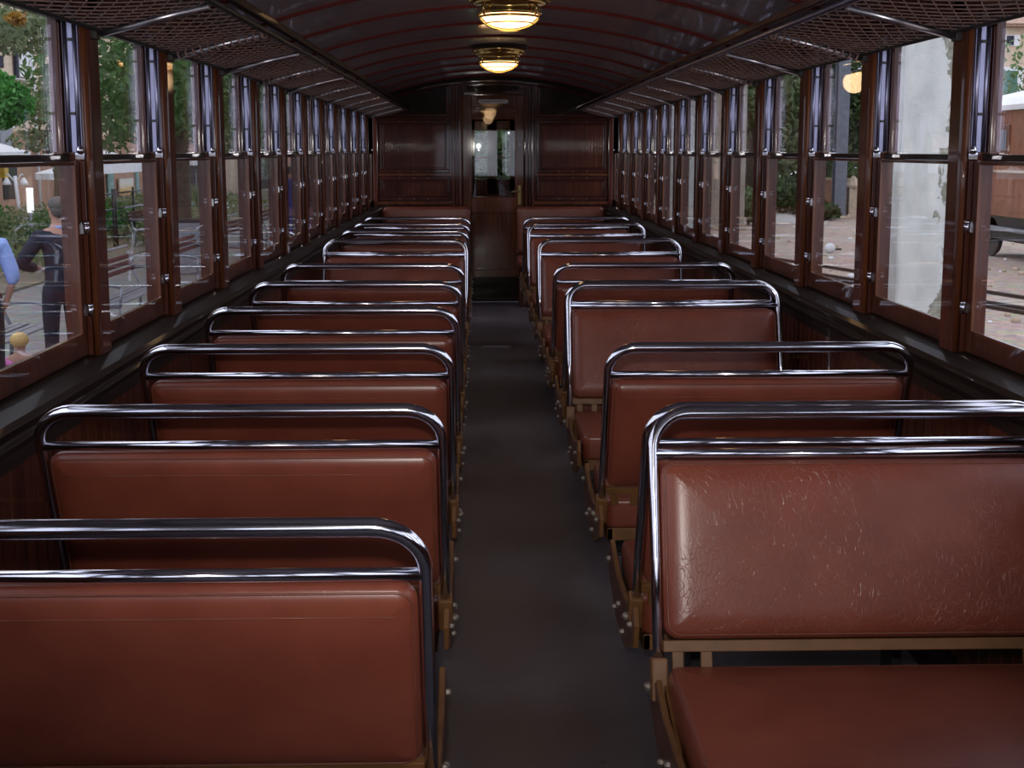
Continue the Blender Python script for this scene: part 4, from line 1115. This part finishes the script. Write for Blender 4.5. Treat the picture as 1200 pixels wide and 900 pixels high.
# rails
A_ = Vector((6.36, 24.2, GZ)); C_ = Vector((7.95, 19.0, GZ)); dr_ = (C_-A_).normalized(); nr = Vector((-dr_.y, dr_.x, 0))
for i, off in enumerate((0, .914, 1.25)):
    m = MB(); a = A_ - dr_*22 - nr*off*(1); c = C_ + dr_*26 - nr*off
    for (hw, z0, z1) in ((.04, .0, .008), (.010, .008, .035), (.025, .035, .055)):
        q = [a+nr*hw, a-nr*hw, c-nr*hw, c+nr*hw]
        m.add([(v_.x, v_.y, GZ+z0) for v_ in q]+[(v_.x, v_.y, GZ+z1) for v_ in q], [(3,2,1,0),(4,5,6,7),(0,1,5,4),(1,2,6,5),(2,3,7,6),(3,0,4,7)])
    tag(m.build('rail_track', M['rust']), ['rusty dark rail on the gravel, farthest of the three from the carriage', 'rusty dark rail on the gravel, middle one of three', 'rusty dark rail on the gravel, nearest of the three to the carriage'][i], 'rail', 'rails on the gravel')
# scattered stones on the gravel
for i in range(110):
    s_ = random.uniform(.03, .09)
    while True:
        px = random.uniform(880, 1200); p = atG(px, random.uniform(268, 395))
        q = p - A_; dist = -(q.x*nr.x + q.y*nr.y)
        if all(abs(dist - o_) > .25 for o_ in (0, .914, 1.25)): break
    m = MB(); m.ball((0,0,0), s_, s_*random.uniform(.6,1.1), s_*.6, 7, 5)
    o = m.build('loose_stone', M['stone'] if i % 3 else M['white']); o.location = (p.x, p.y, GZ+s_*.25); o.rotation_euler = (0,0,random.uniform(0,6))
    tag(o, 'small pale loose stone lying on the gravel yard', 'stone', 'loose stones on the gravel')

# wooden wagon
WX = atY(1170, 300, 26).x
r = empty('wooden_wagon', (WX, 20, GZ)); tag(r, 'varnished wooden railway wagon with white roof on the next track', 'wagon')
def W(x0, x1, y0, y1, z0, z1): return MB().box(x0, x1, y0-20, y1-20, z0, z1)
z0 = atY(1185, 256, 25.2).z-GZ; z1 = atY(1185, 128, 25.2).z-GZ; z2 = atY(1185, 112, 25.2).z-GZ
W(0, 2.4, 14, 27.5, z0, z1).build('body', M['wagon'], r, .01)
m = MB(); m.prism([(-.10, z1), (-.12, z1+.10), (.1, z2), (1.2, z2+.25), (2.3, z2), (2.52, z1+.1), (2.5, z1)], 'y', -6.1, 7.6); m.build('roof', M['white'], r)
W(-.04, 0.0, 14, 27.5, z0+.02, z0+.10).build('lower_moulding', M['wagon'], r)
za = atY(1180, 203, 25.2).z-GZ; W(-.035, 0, 14, 27.5, za, za+.05).build('waist_rail', M['stone'], r)
for (pa_, pb_) in ((1167,1183),):
    a = atX(pa_, 147, WX); c = atX(pb_, 182, WX); f = W(-.03, .01, min(a.y,c.y), max(a.y,c.y), min(a.z,c.z)-GZ, max(a.z,c.z)-GZ).build('window', M['mahogany_warm'], r, .01)
    W(-.036, -.02, min(a.y,c.y)+.12, max(a.y,c.y)-.12, min(a.z,c.z)-GZ+.1, max(a.z,c.z)-GZ-.1).build('glazing', M['bluepost'], f)
for yy in (15.5, 18.0, 20.5):
    f = W(-.03, .01, yy, yy+1.0, 2.1, 2.9).build('window', M['mahogany_warm'], r, .01); W(-.036, -.02, yy+.1, yy+.9, 2.2, 2.8).build('glazing', M['bluepost'], f)
W(.1, 2.3, 14, 27.5, z0-.50, z0).build('underframe', M['dark'], r)
m = MB(); m.tube([(.0, -5.5, .62), (.0, 7.2, .62)], .05, 8); m.build('brake_pipe', M['grey_metal'], r)
for yy in (16, 18, 21.2, 26.7):
    m = MB(); m.lathe([(.40, 0), (.42, .02), (.42, .05), (.38, .06), (.36, .12)], (0,0,0), 24, 'x'); m.xf(Matrix.Translation((.10, yy-20, .42)))
    wl = m.build('wheel', M['dark'], r); m = MB(); m.lathe([(.10, 0), (.10, .08)], (.02, yy-20, .42), 14, 'x'); m.build('axle_box', M['steel'], wl)
for (ya, yb) in ((15.3, 18.7), (20.4, 27.2)):
    W(.05, .14, ya, yb, .40, .62).build('bogie_side_frame', M['dark'], r, .01)

# house beyond wagon
HX = atY(1172, 60, 52).x; r = empty('village_house', (HX, 45, GZ)); tag(r, 'cream stone house with green shutters and tiled roof beyond the wagon', 'house')
def Hh(x0, x1, y0, y1, z0, z1): return MB().box(x0-HX, x1-HX, y0-45, y1-45, z0-GZ, z1-GZ)
FY = 50
zt_ = atY(1185, 32, FY).z
Hh(HX-.6, HX+9, FY, FY+7, GZ, zt_).build('wall', M['cream'], r)
m = MB(); m.prism([(-1.1, 4.6), (-1.1, 4.85), (9.4, 4.85), (9.4, 4.6)], 'z', zt_-GZ, zt_-GZ+.12)
m.prism([(4.5, zt_-GZ+.1), (8.5, zt_-GZ+1.9), (12.4, zt_-GZ+.1)], 'x', -1.0, 9.4); m.build('tiled_roof', M['tile'], r)
def hw(x0, x1, y0, y1, nm, mat, d=.06):
    a = atY(x0, y0, FY); c = atY(x1, y1, FY)
    return Hh(a.x, c.x, FY-d, FY+.02, c.z, a.z).build(nm, M[mat], r)
f = hw(1172,1194,41,54,'window_surround','white'); 
a=None
hw(1179,1187,42,53,'window','suit',.09); hw(1171,1197,79,112,'window_surround','white'); hw(1174.5,1190,83,112,'green_shutter','green',.10)

# --- right side vegetation
b = Vector((atY(975,200,38).x, 38, GZ)); b.x += 3
tree('dark_tree', 'dark green leafy tree behind the blue grey steel post', Vector((atY(960,200,47).x, 47, GZ)), [(0,0,0,.2),(0,0,2,.17),(0,.2,3.4,.12)],
     rel(Vector((atY(960,200,47).x, 47, GZ)), blobpix([(960,110,47,2.1,1.5),(990,95,48,2.2,1.8),(1005,140,48,1.6,1.3),(950,150,47,1.3,1.0),(935,130,48,1.3,1.5),(975,160,48,1.6,.9)])), 9000, .15, 'leafD', 'trees in the garden on the right')
bb = Vector((atY(920,200,44).x, 44, GZ))
tree('broadleaf_tree', 'mottled green and brown leafed tree in the fourth right window', bb, [(0,0,0,.18),(0,0,1.6,.15),(0,.2,3.0,.10)],
     rel(bb, blobpix([(920,105,44,1.1,1.2),(925,150,44,.9,1.1),(915,185,44,.9,.6),(930,90,45,1.0,.9),(912,130,44.5,.9,1.0)])), 5200, .14, 'leafB', 'trees in the garden on the right')
bb = Vector((atY(877,200,48).x, 48, GZ))
tree('broadleaf_tree', 'green tree with thick trunk between the columns on the right', bb, [(0,0,0,.5),(0,0,2.4,.42),(0,.2,4.0,.3)],
     rel(bb, blobpix([(878,125,48,1.2,1.2),(870,100,48,1.2,1.0),(889,140,49,.9,1.2),(862,130,50,1.0,1.3)])), 4200, .14, 'leafA', 'trees in the garden on the right')
for (px, Y, rr_, h, lab, lf) in ((915,42,.8,.9,'dark green hedge bush left of the pale path','leafD'),(944,43,.6,.5,'low dark bush at the foot of the brick wall','leafD'),(968,40.5,.4,.35,'small dark bush at the foot of the steel post','leafD'),(878,38,.5,.7,'pale sprawling bush at the gravel edge in the fifth right window','leafB'),(1180,40,1.2,3.6,'rounded green treetop in front of the house\'s green shutter','leafA'),(1010,46,1.2,1.4,'bush behind the stone gate pillar','leafA')):
    p = atY(px, 220, Y)
    tree('garden_bush', lab, Vector((p.x, Y, GZ)), [(0,0,0,.05),(0,0,h*.5,.04),(0,0,h*.8,.03)], [(0,0,h,rr_,rr_,h*.6),(rr_*.4,0,h*.7,rr_*.8,rr_*.8,h*.6)], 900, .11, lf, 'bushes in the garden on the right', 'bush')
tree('sky_dimming_tree', 'added green tree dimming the sky behind the glass of the end door', (0, 23, GZ), [(0,0,0,.15),(0,0,1.5,.12),(0,0,2.4,.1)], [(0,0,2.4,1.6,1.0,1.6),(.3,.5,3.6,1.2,1.0,1.0), (0,.2,1.4,1.6,1.0,1.0)], 9000, .12, 'leafD')  # added tree: dense dark leaves cut the bright sky behind the door glass
# distant tree belts
m = MB()
for i in range(14):
    ang = math.radians(3 + i*1.25); R_ = 66
    leaves(m, [(CAMX+R_*math.sin(ang), R_*math.cos(ang), GZ+2.2+1.2*math.sin(i*1.7), 2.4, 2.0, 3.6)], 700, .28)
tag(m.build('tree_belt', M['leafD']), 'dark belt of distant trees beyond the yard on the right', 'trees', kind='stuff')
m = MB()
for i in range(26):
    leaves(m, [(-23-1.2*math.sin(i*2.1), 20+i*3.0, 6.5+1.5*math.sin(i*1.3), 2.6, 2.4, 5.0)], 500, .3)
tag(m.build('tree_belt', M['leafD']), 'dark belt of trees rising behind the station building on the left', 'trees', kind='stuff')
#EXTEND

# ------------------------------------------------------------------ camera, light, world
sc = bpy.context.scene
cam = bpy.data.cameras.new('camera'); co = bpy.data.objects.new('camera', cam); COL.objects.link(co)
F = 1500.0
cam.sensor_width = 36; cam.lens = F/1200*36; cam.clip_start = .05; cam.clip_end = 400
cam.shift_y = -59/1200
th = math.atan(215/F); psi = math.atan(38*math.cos(th)/F)
co.location = (CAMX, 0, EYE); co.rotation_euler = (PI/2 - th, 0, -psi)
sc.camera = co

w = bpy.data.worlds.new('world'); sc.world = w; w.use_nodes = True
nt = w.node_tree; bg = nt.nodes['Background']
tc = nt.nodes.new('ShaderNodeTexCoord'); nz = nt.nodes.new('ShaderNodeTexNoise'); nz.inputs['Scale'].default_value = 2
nt.links.new(tc.outputs['Generated'], nz.inputs['Vector'])
cr = ramp(nt, [(.3, (.74,.77,1.0)), (.7, (.86,.88,1.0))]); nt.links.new(nz.outputs[0], cr.inputs[0])
nt.links.new(cr.outputs[0], bg.inputs[0]); bg.inputs[1].default_value = 2.2

def light(kind, name, loc, energy, color, size=.1, rot=None):
    l = bpy.data.lights.new(name, kind); l.energy = energy; l.color = color
    if kind == 'AREA': l.size = size
    elif kind == 'SUN': l.angle = size
    else: l.shadow_soft_size = size
    o = bpy.data.objects.new(name, l); COL.objects.link(o); o.location = loc
    if rot: o.rotation_euler = rot
    return o
for y in (6.16, 9.40):
    light('POINT', 'lamp_light', (0, y, 2.05), 1, (1,.62,.32), .08)
fo = light('SPOT', 'camera_flash', (CAMX-.02, .02, EYE+.09), 140, (1,.93,.86), .018, (PI/2-math.radians(2), 0, -math.radians(3)))
fo.data.spot_size = math.radians(74); fo.data.spot_blend = 1.0
vs_ = sc.view_settings; vs_.view_transform = 'Standard'; vs_.look = 'None'; vs_.gamma = 1; vs_.use_curve_mapping = False
vs_.exposure = 0.0
